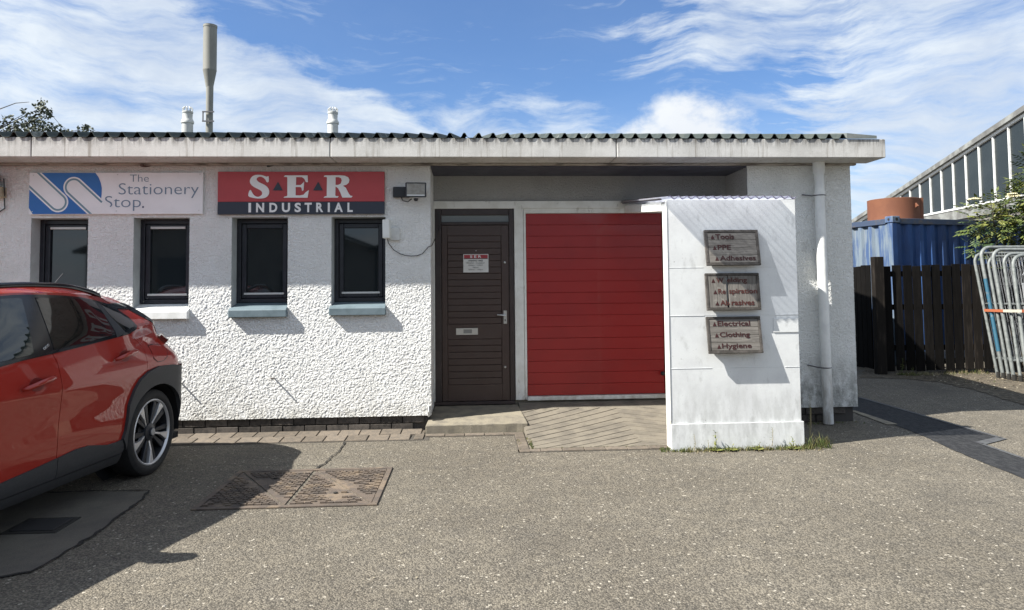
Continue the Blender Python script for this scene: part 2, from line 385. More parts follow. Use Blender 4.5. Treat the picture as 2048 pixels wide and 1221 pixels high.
for a, b, wd in [((5.095, 9.1), (5.095, 6.62), .022), ((5.10, 6.63), (4.73, 6.43), .05), ((4.735, 6.43), (4.69, 5.83), .02), ((4.69, 5.83), (4.63, 4.4), .02)]:
    a, b = Vector((*a, .008)), Vector((*b, .008)); d = (b-a).normalized(); n = Vector((-d.y, d.x, 0))*wd
    mb.add([a-n, b-n, b+n, a+n], [(0, 1, 2, 3)])
tag(mb.build('bitumen_joint', m_seal), kind='structure')
sheet('concrete_gully_edge', [(4.45, 8.2), (4.52, 8.2), (4.52, 7.36), (4.40, 7.36)], .008, m_step)
sheet('old_repair_patch', [(-4.4, 5.56), (-2.78, 5.585), (-2.42, 5.57), (-2.37, 5.24), (-2.34, 4.6), (-2.37, 4.06), (-2.5, 3.99), (-4.4, 3.96)], .004, m_asph3, jag=.01)
mb = MB()
def crack(pts, wd):
    P = []
    for (x0, y0), (x1, y1) in zip(pts, pts[1:]):
        n = max(2, int(math.hypot(x1-x0, y1-y0)/.05))
        P += [(x0+(x1-x0)*k/n+random.uniform(-.012, .012), y0+(y1-y0)*k/n+random.uniform(-.012, .012)) for k in range(n)]
    P.append(pts[-1])
    for (x0, y0), (x1, y1) in zip(P, P[1:]):
        d = Vector((x1-x0, y1-y0, 0)).normalized(); n = Vector((-d.y, d.x, 0))*wd*random.uniform(.4, 1.2)
        a, b = Vector((x0, y0, .0085)), Vector((x1, y1, .0085)); mb.add([a-n, b-n, b+n, a+n], [(0, 1, 2, 3)])
crack([(-1.236, 7.10), (-1.22, 6.8), (-1.25, 6.35), (-1.294, 6.08)], .009)
crack([(-4.4, 5.57), (-2.78, 5.595), (-2.41, 5.575), (-2.355, 5.24), (-2.33, 4.6), (-2.36, 4.05), (-2.5, 3.98), (-4.4, 3.95)], .012)
crack([(-2.1, 6.32), (-1.75, 6.25), (-1.3, 6.2)], .005)
tag(mb.build('ground_cracks', m_crack), kind='structure')
soil = sheet('verge_soil', [(6.15, 10.98), (6.70, 10.82), (7.04, 10.37), (6.95, 9.4), (6.72, 8.35), (6.9, 7.0), (13, 5.0), (16, 10), (13, 11.6), (6.75, 11.9)], .006, m_soil, jag=.03)
# small square cover in the old patch
t = empty('stopcock_cover', (-2.76, 4.81, 0), label='small dark square metal cover set in the patched tarmac in the car shadow', cat='utility cover')
MB().box(-2.93, -2.59, 4.67, 4.97, .0, .010).build('cover_frame', m_crack, t, bevel=.003)
MB().box(-2.895, -2.625, 4.705, 4.935, .0105, .016).build('lid', mat('dark_lid', (.02, .02, .022), .7), t, bevel=.003)

# manhole cover: two square openings, each with two triangular plates
MX0, MX1, MY0, MY1 = -1.90, -.675, 5.08, 6.06
t = empty('manhole_cover', ((MX0+MX1)/2, (MY0+MY1)/2, 0), label='rusty double manhole cover with four triangular plates set in the tarmac', cat='manhole cover')
mb = MB(); e = .022
for b_ in [(MX0-.02, MX1+.02, MY0-.02, MY0+e), (MX0-.02, MX1+.02, MY1-e, MY1+.02), (MX0-.02, MX0+e, MY0+e, MY1-e), (MX1-e, MX1+.02, MY0+e, MY1-e)]:
    mb.box(b_[0], b_[1], b_[2], b_[3], 0, .012)
mb.build('frame', m_rust, t, bevel=.003)
xm = (MX0+MX1)/2; g_ = .006
for k, (xa, xb) in enumerate([(MX0+e, xm-.01), (xm+.01, MX1-e)]):
    ya, yb = MY0+e, MY1-e
    tri = [[(xa+g_, ya+g_), (xb-g_*3, ya+g_), (xa+g_, yb-g_*3)], [(xb-g_, yb-g_), (xa+g_*3, yb-g_), (xb-g_, ya+g_*3)]]
    for q, T in enumerate(tri):
        pl = MB().prism([(x, y, .0) for x, y in T], (0, 0, .007)).build('plate', m_rust, t)
        tr = MB(); nx = int((xb-xa)/.052); ny = int((yb-ya)/.040)
        for i in range(nx):
            for j in range(ny):
                x = xa+.03+i*.052+(.026 if j % 2 else 0); y = ya+.03+j*.040
                u, v = (x-xa)/(xb-xa), (y-ya)/(yb-ya); ins = u+v < .93 if q == 0 else (u+v > 1.07 and u < .97 and v < .97)
                if not ins or v > .96 or u > .97: continue
                mud = math.hypot((u-.55)*1.4, (v-.35)) < .30 and k == 1 or math.hypot(u-.45, (v-.62)*1.3) < .20 and k == 0
                if mud and random.random() < .93: continue
                if random.random() < .06: continue
                hh = .0072+random.uniform(.009, .014); tr.box(x-.020, x+.020, y-.0105, y+.0105, .0069, hh)
        tr.build('tread_studs', m_rust, pl)['kind'] = 'stuff'
        cx = sum(p[0] for p in T)/3; cy = sum(p[1] for p in T)/3
        for dx_, dy_ in ((-.06, .08), (.09, -.05)): MB().lathe([(0, 0), (.016, 0), (.016, .016), (0, .016)], (cx+dx_, cy+dy_, .0), 10).build('keyhole', m_crack, pl)

# ------------------------------------------------------------------ the unit
YW, YF, YR = 7.57, 7.16, 8.20           # wall, fascia and recessed bay planes
XL, XE, XP, XR = -9.5, -.42, 3.042, 4.20
unit = empty('industrial_unit', (0, YW, 0), label='long low white roughcast unit with concrete fascia and green corrugated roof', cat='building')
ZB, ZS = .165, 2.82
wins = [(-4.508, -3.939), (-3.482, -2.916), (-2.485, -1.908), (-1.456, -.892)]; WZ0, WZ1 = 1.36, 2.258
mb = MB(); Yc = YW+.004
xs = [XL]+[x for w_ in wins for x in w_]+[XE]
for i in range(0, len(xs), 2): mb.box(xs[i], xs[i+1], Yc, YW+.30, ZB, ZS)
for a, b in wins: mb.box(a, b, Yc, YW+.30, ZB, WZ0-.07).box(a, b, Yc, YW+.30, WZ1, ZS)
mb.box(XL, XE, YW+.30, YR+.1, ZB, ZS)
mb.box(XE, XP, YR+.02, YR+.3, 2.497, ZS)      # over the bay
mb.box(XP, XR-.004, Yc, YR+.3, ZB, ZS)
mb.box(XL, XR-.004, YR+.3, 16, ZB, ZS)
mb.build('wall', m_reveal, unit)
holes = [(a+4.95, b+4.95, WZ0-.06-ZB, WZ1-ZB) for a, b in wins]
roughcast('roughcast_render', (-4.95, YW, ZB), (1, 0, 0), (0, 0, 1), 4.95+XE+.004, ZS-ZB, m_cast, unit, holes, seed=3)
roughcast('roughcast_render', (XP-.003, YW, ZB), (1, 0, 0), (0, 0, 1), XR-XP+.006, ZS-ZB, m_castR, unit, seed=13)
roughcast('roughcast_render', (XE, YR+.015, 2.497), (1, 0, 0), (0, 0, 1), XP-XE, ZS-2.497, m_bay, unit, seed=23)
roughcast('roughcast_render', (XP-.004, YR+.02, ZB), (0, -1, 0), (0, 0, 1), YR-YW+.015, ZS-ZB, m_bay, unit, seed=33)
roughcast('roughcast_render', (XR, YW-.004, ZB), (0, 1, 0), (0, 0, 1), 2.2, ZS-ZB, m_castR, unit, seed=43)
roughcast('roughcast_render', (XE+.003, YW-.002, ZB), (0, 1, 0), (0, 0, 1), YR-YW, ZS-ZB, m_cast, unit, seed=53, amp=.003)
# plinth bricks below the render
plinth = MB().box(XL, XE-.03, YW+.045, YW+.30, -.05, ZB+.002).box(XP+.02, XR-.03, YW+.045, 15.9, -.05, ZB+.002).build('plinth', m_mortar, unit)
bk = MB().box(0, .215, 0, .05, 0, .072).build('brick', m_brick, plinth, bevel=.003, local=True)
first = True
def put(proto, parent, loc, **k):
    global first
    return piece(proto, parent, loc, **k)
for r_ in range(2):
    x = -6.0+(.1125 if r_ else 0)
    while x < XE-.27:
        put(bk, plinth, (x, YW+.018+random.uniform(0, .006), .008+r_*.082)); x += .225
for r_ in range(2):
    x = XP+.03+(.1125 if r_ else 0)
    while x < XR-.25: put(bk, plinth, (x, YW+.018+random.uniform(0, .006), .008+r_*.082)); x += .225
bpy.data.objects.remove(bk)
# fascia: precast gutter beams
fz0, fz1 = 2.822, 3.018
for a, b in [(-10.2, -7.30), (-7.295, -4.287), (-4.279, -1.398), (-1.390, 1.507), (1.515, 4.372)]:
    o = MB().box(a, b, YF, YF+.37, fz0, fz1).build('fascia_beam', m_concrete, unit, bevel=.006)
box('soffit', XL, XR+.0, YF+.372, YW+.30, ZS+.003, ZS+.06, m_soffit, unit)
mb = MB().box(XL, XR+.04, YW-.075, YW-.02, ZS-.022, ZS+.0025); mb.build('soffit_moulding', m_soffit, unit, bevel=.006)
nb = 8; sw = (YR-YW)/nb
for k in range(nb):
    y = YW+.0+k*sw; MB().hexa([(XE+.005, y+.006, ZS-.034), (XP-.008, y+.006, ZS-.034), (XP-.008, y+sw-.022, ZS-.034), (XE+.005, y+sw-.022, ZS-.034)],
        [(XE+.005, y+.002, ZS+.002), (XP-.008, y+.002, ZS+.002), (XP-.008, y+sw-.002, ZS+.002), (XE+.005, y+sw-.002, ZS+.002)]).build('soffit_board', m_navy, unit)
# corrugated roof
PT = .1465; slope = math.tan(R(11.6)); prof = [(0, 0), (.30, .0), (.42, .3), (.50, .8), (.56, 1), (.66, 1), (.72, .8), (.80, .3), (.92, 0)]
mb = MB(); vs = []; fs = []; xq = []
x = -10.1
while x < 3.93:
    for a, h in prof: xq.append((x+a*PT, h*.050))
    x += PT
ys = [YF-.012, 9.2, 11.5, 14.0]
for j, y in enumerate(ys):
    for X_, h in xq: vs.append((X_, y, 3.022+h+(y-YF)*slope))
nq = len(xq)
for y, dz in ((ys[0], -.010),):
    for X_, h in xq: vs.append((X_, y+.001, 3.022+h+dz))
for j in range(len(ys)-1):
    for i in range(nq-1): fs.append((j*nq+i, j*nq+i+1, (j+1)*nq+i+1, (j+1)*nq+i))
k = len(ys)*nq
for i in range(nq-1): fs.append((k+i, k+i+1, i+1, i))
mb.add(vs, fs); mb.build('corrugated_roof', m_roof, unit)
MB().hexa([(-10.1, YF+.03, 3.019), (3.93, YF+.03, 3.019), (3.93, 14, 3.019), (-10.1, 14, 3.019)],
          [(-10.1, YF+.03, 3.0215), (3.93, YF+.03, 3.0215), (3.93, 14, 3.005+slope*6.8), (-10.1, 14, 3.005+slope*6.8)]).build('roof_void', m_crack, unit)
xe = xq[-1][0]
MB().hexa([(xe, YF-.01, 3.02), (4.275, YF-.01, 3.02), (4.275, 14, 3.02+slope*6.84), (xe, 14, 3.02+slope*6.84)],
          [(xe, YF-.01, 3.078), (4.275, YF-.01, 3.052), (4.275, 14, 3.05+slope*6.84), (xe, 14, 3.075+slope*6.84)]).build('verge_flashing', mat('verge_grey', (.13, .15, .145), .7, c2=(.2, .21, .2), vs=5), unit)
MB().add([(XR, YR+.3, ZS), (XR, 14, ZS), (XR, 14, 3.0+slope*6.8), (XR, YF+.4, 3.02)], [(0, 1, 2, 3)]).build('gable', m_castR, unit)

# windows
def window(i, a, b, yf, sill_m, sill_x, sz, vent_top):
    fr = MB(); f1, f2 = .045, .085; z0, z1 = WZ0, WZ1-.006; b = b-.0005; a = a+.0005
    fr.box(a, a+f1, yf, yf+.07, z0, z1).box(b-f1, b, yf, yf+.07, z0, z1).box(a+f1, b-f1, yf, yf+.07, z1-f1, z1).box(a+f1, b-f1, yf, yf+.07, z0, z0+f1)
    root = fr.build('window', m_black, unit, bevel=.004)
    s = MB(); a1, b1, c1, d1 = a+f1+.004, b-f1-.004, z0+f1+.004, z1-f1-.004; w_ = .048; y2 = yf+.012
    s.box(a1, a1+w_, y2, y2+.06, c1, d1).box(b1-w_, b1, y2, y2+.06, c1, d1).box(a1+w_, b1-w_, y2, y2+.06, d1-w_, d1).box(a1+w_, b1-w_, y2, y2+.06, c1, c1+w_)
    s.build('sash', m_black, root, bevel=.005)
    box('pane', a1+w_-.005, b1-w_+.005, y2+.028, y2+.036, c1+w_-.005, d1-w_+.005, m_glass, root)
    MB().box(a1+w_*.6, b1-w_*.6, y2-.012, y2+.002, c1+w_-.012, c1+w_+.010).build('drip_bar', m_alu, root, bevel=.003)
    if vent_top:
        box('trickle_vent', a1+.05, b1-.055, y2-.008, y2+.002, d1-.050, d1-.024, m_alu, root, bevel=.003)
    x0, x1 = sill_x; zf0, zf1 = sz
    sl = MB(); sl.hexa([(x0, YW-.062, zf0), (x1, YW-.062, zf0), (x1, YW-.0, zf0), (x0, YW-.0, zf0)], [(x0, YW-.062, zf1), (x1, YW-.062, zf1), (x1, YW-.0, zf1+.028), (x0, YW-.0, zf1+.028)])
    sl.hexa([(a, YW-.001, zf0+.01), (b, YW-.001, zf0+.01), (b, yf+.03, zf0+.01), (a, yf+.03, zf0+.01)], [(a, YW-.001, zf1+.0275), (b, YW-.001, zf1+.0275), (b, yf+.03, WZ0+.002), (a, yf+.03, WZ0+.002)])
    sl.build('sill', sill_m, root, bevel=.006)
    return root
window(0, *wins[0], YW+.15, m_sillw, (-4.53, -3.92), (1.205, 1.285), True)
window(1, *wins[1], YW+.15, m_sillw, (-3.50, -2.905), (1.205, 1.285), True)
window(2, *wins[2], YW+.16, m_sillg, (-2.497, -1.905), (1.214, 1.292), False)
window(3, *wins[3], YW+.16, m_sillg, (-1.470, -.885), (1.222, 1.300), False)

# recessed bay: timber frame, door, sectional door
x0d, x1d, zt = -.402, .508, 2.41
mb = MB(); mb.box(XE+.002, XP, YR-.012, YR+.10, 2.41, 2.497).box(x1d+.006, x1d+.112, YR-.010, YR+.10, .205, 2.41).box(XE+.002, x0d-.002, YR-.01, YR+.10, .2, 2.41)
mb.build('bay_timber', m_trim, unit, bevel=.004)
df = MB(); df.box(x0d, x0d+.075, YR, YR+.09, .20, zt).box(x1d-.055, x1d, YR, YR+.09, .20, zt).box(x0d+.075, x1d-.055, YR, YR+.09, 2.335, zt-.001).box(x0d+.075, x1d-.055, YR-.006, YR+.09, 2.222, 2.255)
df.box(x0d, x1d, YR-.03, YR+.09, .165, .199)
dfr = df.build('door_frame', m_brown2, unit, bevel=.004)
box('transom_pane', x0d+.07, x1d-.05, YR+.03, YR+.036, 2.25, 2.34, mat('obscure_glass', (.17, .19, .19), .25, spec=.6), unit)
fa = lambda py: onY(950, py, YR).z
xa, xb = onY(895, 600, YR).x, onY(1003.5, 600, YR).x; xl, xr = x0d+.079, x1d-.059; ztop, zbot = 2.218, .203; ydl = YR+.010
up = [(175+400*2.442)/2.442, 607/2.442+400]; lo = [680/2.442+400, 903/2.442+400]
zu1, zu0, zl1, zl0 = fa(471.7), fa(648.6), fa(678.5), fa(769.8)
door = MB().box(xl, xa, ydl, ydl+.04, zbot, ztop).box(xb, xr, ydl, ydl+.04, zbot, ztop).box(xa, xb, ydl, ydl+.04, zu1, ztop).box(xa, xb, ydl, ydl+.04, zl1, zu0).box(xa, xb, ydl, ydl+.04, zbot, zl0).box(xa, xb, ydl+.02, ydl+.04, zl0, zl1).box(xa, xb, ydl+.02, ydl+.04, zu0, zu1).build('door', m_brown, unit, bevel=.003)
for za, zb, n in ((zu0, zu1, 14), (zl0, zl1, 7)):
    h = (zb-za)/n
    bd = MB().box(xa+.004, xb-.004, ydl+.003, ydl+.019, za+.002, za+h-.002).build('board', m_brown, door, bevel=.003)
    for k in range(1, n): c_ = bd.copy(); col.objects.link(c_); c_.location.z += h*k
fr = lambda x, y, Y: onY(x, y, Y)
def pbox(name, xa_, ya_, xb_, yb_, Y0, th, m_, parent, bevel=.002):       # a box from a measured rectangle at depth Y0
    p, q = onY(xa_, ya_, Y0), onY(xb_, yb_, Y0)
    return box(name, min(p.x, q.x), max(p.x, q.x), Y0, Y0+th, min(p.z, q.z), max(p.z, q.z), m_, parent, bevel)
lb = pbox('letterbox', 912, 657, 956, 670, ydl-.010, .0095, m_steel, door); pbox('flap', 927, 659.5, 944, 667, ydl-.013, .003, mat('letter_flap', (.25, .25, .24), .4, .5), door)
pbox('handle_plate', 1007, 621.5, 1014, 648, ydl-.007, .0065, m_steel, door)
p = onY(1010.5, 631, ydl); MB().tube([(p.x, ydl, p.z), (p.x, ydl-.045, p.z), (p.x-.02, ydl-.05, p.z+.001), (p.x-.095, ydl-.048, p.z+.009)], .0085).build('handle', m_steel, door, smooth=True)
pbox('keyhole', 1009.3, 639, 1011.3, 643, ydl-.0085, .0012, m_blackp, door, 0)
for px, py in ((1009.5, 525.5), (1010.5, 734.5)):
    p = onY(px, py, ydl); MB().lathe([(0, -.012), (.010, -.011), (.014, -.006), (.014, .0)], (p.x, ydl, p.z), 14, 'y').build('deadlock', m_steel, door, smooth=True)
p = onY(952, 502, ydl); MB().lathe([(0, -.004), (.005, -.003), (.006, 0)], (p.x, ydl, p.z), 8, 'y').build('peephole', m_steel, door)
# notice
A, B = onY(926.5, 509, ydl), onY(977, 545, ydl)
nt_ = empty('opening_times_notice', (A.x, ydl-.004, B.z), label='small white opening times notice with red heading fixed to the brown door', cat='notice')
FN = Frame((A.x, ydl-.004, B.z), (1, 0, 0), (0, 0, 1)); wN, hN = B.x-A.x, A.z-B.z
box('panel', A.x, B.x, ydl-.004, ydl-.0005, B.z, A.z, mat('notice_white', (.62, .62, .60), .4), nt_)
m_dred = mat('notice_red', (.33, .03, .04), .4); m_ink = mat('ink', (.02, .02, .025), .5); m_lw = mat('print_white', (.70, .70, .70), .45)
def strip(fr_, u0_, u1_, v0_, v1_, d, m_, parent, name='print'):
    return MB().add([fr_.P(u0_, v0_, d), fr_.P(u1_, v0_, d), fr_.P(u1_, v1_, d), fr_.P(u0_, v1_, d)], [(0, 1, 2, 3)]).build(name, m_, parent)
strip(FN, .008, wN-.008, hN*.77, hN*.965, .0006, m_dred, nt_, 'heading_band'); strip(FN, .008, wN-.008, hN*.735, hN*.768, .0006, m_ink, nt_, 'heading_band')
text('lettering', 'S E R', FN, wN*.27, wN*.72, hN*.80, hN*.935, m_lw, nt_, bold=.03)
text('lettering', 'OPENING TIMES', FN, wN*.20, wN*.78, hN*.60, hN*.675, m_ink, nt_, bold=.02)
text('lettering', 'MONDAY - THURSDAY', FN, wN*.13, wN*.86, hN*.475, hN*.54, m_ink, nt_)
text('lettering', '8.00am - 5.00pm', FN, wN*.21, wN*.78, hN*.35, hN*.43, m_ink, nt_)
text('lettering', 'FRIDAY', FN, wN*.38, wN*.61, hN*.235, hN*.295, m_ink, nt_)
text('lettering', '8.00am - 1.00pm', FN, wN*.21, wN*.78, hN*.105, hN*.185, m_ink, nt_)

# sectional door
gx0, gx1, gz0, gz1 = .652, 2.262, .245, 2.352
gf = MB().box(x1d+.116, gx0-.002, YR+.004, YR+.10, .205, 2.409).box(gx1+.014, gx1+.10, YR+.004, YR+.10, .205, 2.409).box(gx0-.002, gx1+.014, YR+.004, YR+.10, gz1+.002, 2.409).box(gx0-.002, gx1+.014, YR-.02, YR+.10, .198, gz0-.003)
gd = gf.build('roller_door_frame', m_trim, unit, bevel=.003)
nS = 16; h = (gz1-gz0)/nS
for k in range(nS):
    th = .0018 if k % 4 else .004
    MB().box(gx0, gx1, YR+.028, YR+.05, gz0+k*h+th*.5, gz0+(k+1)*h-th*.5).build('door_panel', m_red, gd, bevel=.0022)
box('door_core', gx0, gx1, YR+.040, YR+.06, gz0, gz1, mat('door_groove', (.24, .010, .010), .5), gd)
box('edge_seal', gx1+.002, gx1+.012, YR+.01, YR+.06, gz0, gz1, m_blackp, gd)
p = onY(1331, 747, YR-.01); MB().lathe([(0, -.05), (.018, -.045), (.026, -.02), (.014, .0), (.014, .035)], (p.x-.035, YR, p.z), 12, 'y').build('lock_knob', m_blackp, gd)
MB().box(XP-.75, XP, YR+.02, YR+.3, ZB-.1, 2.41).build('bay_side_wall', m_castR, unit)
MB().box(XE-.02, XP+.02, YR+.03, YR+.32, -.02, .204).build('threshold', m_step, unit)

# small white box on the side wall, pipe vents under the eaves
o = MB().box(XR+.008, XR+.05, 7.70, 8.0, .64, 1.03).build('meter_box', m_trim, unit, bevel=.006)

# step, paving, ramp
stp = MB(); zf, zb = .098, .160
P = [(-.465, 7.375), (.587, 7.405), (.535, 8.17), (-.41, 8.17)]
zz = [zf, zf, zb, zb]; mid = []
N = 18; vs = []; fs = []
for j in range(7):
    v = j/6
    for i in range(N+1):
        u = i/N; x = (P[0][0]*(1-u)+P[1][0]*u)*(1-v)+(P[3][0]*(1-u)+P[2][0]*u)*v; y = (P[0][1]*(1-u)+P[1][1]*u)*(1-v)+(P[3][1]*(1-u)+P[2][1]*u)*v
        if j == 0: y += random.uniform(-.004, .005)
        vs.append((x, y, zf+(zb-zf)*v+random.uniform(-.0015, .0015)-(.004*random.random() if j == 0 else 0)))
for j in range(6):
    for i in range(N): fs.append((j*(N+1)+i, j*(N+1)+i+1, (j+1)*(N+1)+i+1, (j+1)*(N+1)+i))
k = len(vs); ring = [i for i in range(N+1)]+[j*(N+1)+N for j in range(1, 7)]+[6*(N+1)+i for i in range(N-1, -1, -1)]+[j*(N+1) for j in range(5, 0, -1)]
vs += [(vs[i][0], vs[i][1], -.02) for i in ring]; n = len(ring)
fs += [(k+i, k+(i+1) % n, ring[(i+1) % n], ring[i]) for i in range(n)]
o = MB().add(vs, fs).build('concrete_step', m_step, None, bevel=.008, segs=2); tag(o, 'low worn concrete step in front of the brown door', 'step')
pav = empty('block_paving', (-2, 7.3, 0)); pav['kind'] = 'structure'
pb = MB().box(0, .194, 0, .094, -.03, .014).build('paver', m_paver, pav, bevel=.004, local=True)
def pave(x, y, rz=0, sx_=1, dz=0): return piece(pb, pav, (x, y, random.uniform(-.002, .002)+dz), (random.uniform(-.008, .008), random.uniform(-.008, .008), rz+random.uniform(-.012, .012)), (sx_, 1, 1))
pbw = MB().box(0, .203, 0, .207, -.03, .012).build('paver', m_paver, pav, bevel=.004, local=True)
for r_ in range(2):
    x = -6.0-(.1 if r_ else 0)
    while x < -.70:
        piece(pbw, pav, (x, 7.362-r_*.212, (.009 if r_ == 0 else .0)+random.uniform(-.002, .002)), (R(2.6)+random.uniform(-.01, .01), random.uniform(-.01, .01), random.uniform(-.012, .012))); x += .2115
bpy.data.objects.remove(pbw)
x = -.57
pave(-.475, 7.155, R(89), 1.05); pave(-.475, 7.365, R(90), 1.0)
x = -.46
while x < .40: pave(x, 7.27); x += .2
x0_, y0_ = .44, 7.26
for k in range(4): pave(.535, 7.16-k*.2-.05+.0, R(90))
x = .44
while x < 3.1: pave(x, 6.535-.012); x += .2
bpy.data.objects.remove(pb)
tag(MB().box(-6.1, XE, 7.13, 7.60, -.02, .004).box(-.46, .55, 7.26, 7.40, -.02, .004).box(.43, 3.1, 6.51, 6.62, -.02, .004).box(.43, .55, 6.5, 7.37, -.02, .004).build('paving_bed', mat('sandy_joint', (.075, .066, .054), .95, c2=(.05, .045, .038), vs=30)), kind='structure')
# ramp with herringbone grooves
def rz(y): 
    t_ = max(0, min(1, (y-6.63)/1.5)); return .012+.03*t_+.135*t_*t_
rp = bmesh.new(); X0, X1, Y0, Y1, ap = .555, 3.02, 6.632, 8.175, 1.62
def addpoly(bm_, pts): bm_.faces.new([bm_.verts.new((x, y, 0)) for x, y in pts])
pitch, gw = .142, .016; kl, kr = .62, .42
for k in range(-22, 24):
    c0, c1 = k*pitch+gw, (k+1)*pitch
    f = lambda x, c: Y0+c+(kl*(x-ap) if x < ap else -kr*(x-ap))
    addpoly(rp, [(X0, f(X0, c0)), (ap, f(ap, c0)), (ap, f(ap, c1)), (X0, f(X0, c1))]); addpoly(rp, [(ap, f(ap, c0)), (X1, f(X1, c0)), (X1, f(X1, c1)), (ap, f(ap, c1))])
for co, no in (((0, Y0, 0), (0, -1, 0)), ((0, Y1-.22, 0), (0, 1, 0))):
    bmesh.ops.bisect_plane(rp, geom=rp.verts[:]+rp.edges[:]+rp.faces[:], plane_co=co, plane_no=no, clear_outer=True)
for q in range(1, 10): bmesh.ops.bisect_plane(rp, geom=rp.verts[:]+rp.edges[:]+rp.faces[:], plane_co=(0, Y0+q*.15, 0), plane_no=(0, 1, 0))
r_ = bmesh.ops.extrude_face_region(rp, geom=rp.faces[:]); low_ = [v for v in rp.verts if v not in r_['geom']]
top = set(v for v in r_['geom'] if isinstance(v, bmesh.types.BMVert))
for v in rp.verts: v.co.z = rz(v.co.y)+(0 if v in top else -.014)+ (random.uniform(-.0012, .0012) if v in top else 0)
me = bpy.data.meshes.new('ramp_ribs'); rp.normal_update(); bmesh.ops.recalc_face_normals(rp, faces=rp.faces[:]); rp.to_mesh(me); rp.free(); me.materials.append(m_ramp)
rt = empty('vehicle_ramp', (1.6, 7.4, 0), label='short ribbed concrete ramp up to the red sectional door', cat='ramp')
o = bpy.data.objects.new('ribbed_surface', me); col.objects.link(o); o.parent = rt; o.location = -rt.location
mb = MB(); vs = []; fs = []
for j in range(13):
    y = Y0+(YR+.03-Y0)*j/12
    for x in (X0-.01, X1): vs.append((x, y, rz(y)-(.009 if y < Y1-.2 else -.001)))
for j in range(12): fs.append((2*j, 2*j+1, 2*j+3, 2*j+2))
k = len(vs); vs += [(X0-.01, Y0, -.01), (X1, Y0, -.01)]; fs.append((k, k+1, 1, 0))
for j in range(12): fs.append((2*j, 2*j+2, k+2+j+1, k+2+j)); 
vs += [(X0-.01, Y0+(YR+.03-Y0)*j/12, -.01) for j in range(13)]
mb.add(vs, fs); mb.build('base_slab', m_ramp, rt)
# ------------------------------------------------------------------ signs on the wall
ys_ = YW-.034
def sign_frame(x0, y0, x1, y1, Y): a, b = onY(x0, y1, Y), onY(x1, y0, Y); return a, b
# stationery sign
a, b = sign_frame(57, 345.5, 406, 429.5, ys_)
s1 = empty('shop_sign', (a.x, ys_, a.z), label='wide white sign with blue curved logo reading The Stationery Stop', cat='sign')
m_signw = mat('sign_white', (.84, .83, .84), .35, c2=(.79, .78, .79), vs=4); m_blue = mat('sign_blue', (.016, .13, .42), .35); m_gb = mat('sign_grey_blue', (.16, .27, .33), .4); m_ltx = mat('sign_lettering_blue', (.15, .22, .30), .45)
box('sign_panel', a.x, b.x, ys_, ys_+.028, a.z, b.z, m_signw, s1, .002)
W1, H1 = b.x-a.x, b.z-a.z
def L1(x, y, d=0):                            # logo coordinates (0..1885 x 0..455, y down) -> wall
    return Vector((a.x+(x-85)/1885*W1, ys_-.0010-d, b.z-(y-80)/455*H1))
shape('blue_logo_ground', [[(88, 84), (795, 84), (830, 130), (855, 190), (868, 250), (868, 310), (862, 380), (800, 520), (740, 531), (130, 531), (88, 465)]], lambda x, y, s: L1(x, y, .0012 if s else 0), m_blue, s1)
dU = Vector((.735, .678)).normalized(); nU = Vector((-dU.y, dU.x))
def bar(cx, cy, r, sgn, length):              # rounded bar from its cap, running along sgn*dU
    P = []; c = Vector((cx, cy)); 
    for k in range(25):
        t_ = math.pi*k/24; P.append(c+nU*r*math.cos(t_)-dU*sgn*r*math.sin(t_))
    P.append(c-nU*r+dU*sgn*length); P.append(c+nU*r+dU*sgn*length)
    return P
def clip(P, x0, x1, y0, y1):
    def cl(P, f, g):
        out = []
        for i, p in enumerate(P):
            q = P[(i+1) % len(P)]
            if f(p): out.append(p)
            if f(p) != f(q): out.append(g(p, q))
        return out
    for ax, lim, sg in ((0, x0, 1), (0, x1, -1), (1, y0, 1), (1, y1, -1)):
        if not P: return P
        P = cl(P, lambda p: (p[ax]-lim)*sg >= 0, lambda p, q: tuple(p[i]+(q[i]-p[i])*(lim-p[ax])/(q[ax]-p[ax]) for i in (0, 1)))
    return P
lim = (88, 1965, 84, 531)
def ribbon(P, Q, d, m_, name):
    mb = MB()
    for i in range(len(P)-1):
        q = clip([tuple(P[i]), tuple(P[i+1]), tuple(Q[i+1]), tuple(Q[i])], *lim)
        if len(q) > 2: mb.add([L1(x, y, d) for x, y in q], [tuple(range(len(q)))])
    return mb.build(name, m_, s1)
def openbar(cx, cy, r, sgn, l0, l1):
    c = Vector((cx, cy)); P = [c+nU*r+dU*sgn*l0]
    for k in range(25):
        t_ = math.pi*k/24; P.append(c+nU*r*math.cos(t_)-dU*sgn*r*math.sin(t_))
    P.append(c-nU*r+dU*sgn*l1); return P
shape('white_bar', [clip([tuple(p) for p in bar(400, 403, 110, -1, 700)], *lim)], lambda x, y, s: L1(x, y, .0022 if s else .0014), m_signw, s1)
shape('white_bar', [clip([tuple(p) for p in bar(566, 240, 112, 1, 900)], *lim)], lambda x, y, s: L1(x, y, .0022 if s else .0014), m_signw, s1)
ribbon(openbar(400, 403, 94, -1, 600, 600), openbar(400, 403, 74, -1, 600, 600), .003, m_gb, 'grey_blue_line')
ribbon(openbar(566, 240, 96, 1, 900, 338), openbar(566, 240, 76, 1, 900, 338), .003, m_gb, 'grey_blue_line')
FS = Frame((a.x, ys_-.001, b.z-H1), (1, 0, 0), (0, 0, 1))
def LT(body, x0, x1, y0, y1, m_, **k): return text('lettering', body, FS, (x0-85)/1885*W1, (x1-85)/1885*W1, (535-y1)/455*H1, (535-y0)/455*H1, m_, s1, **k)
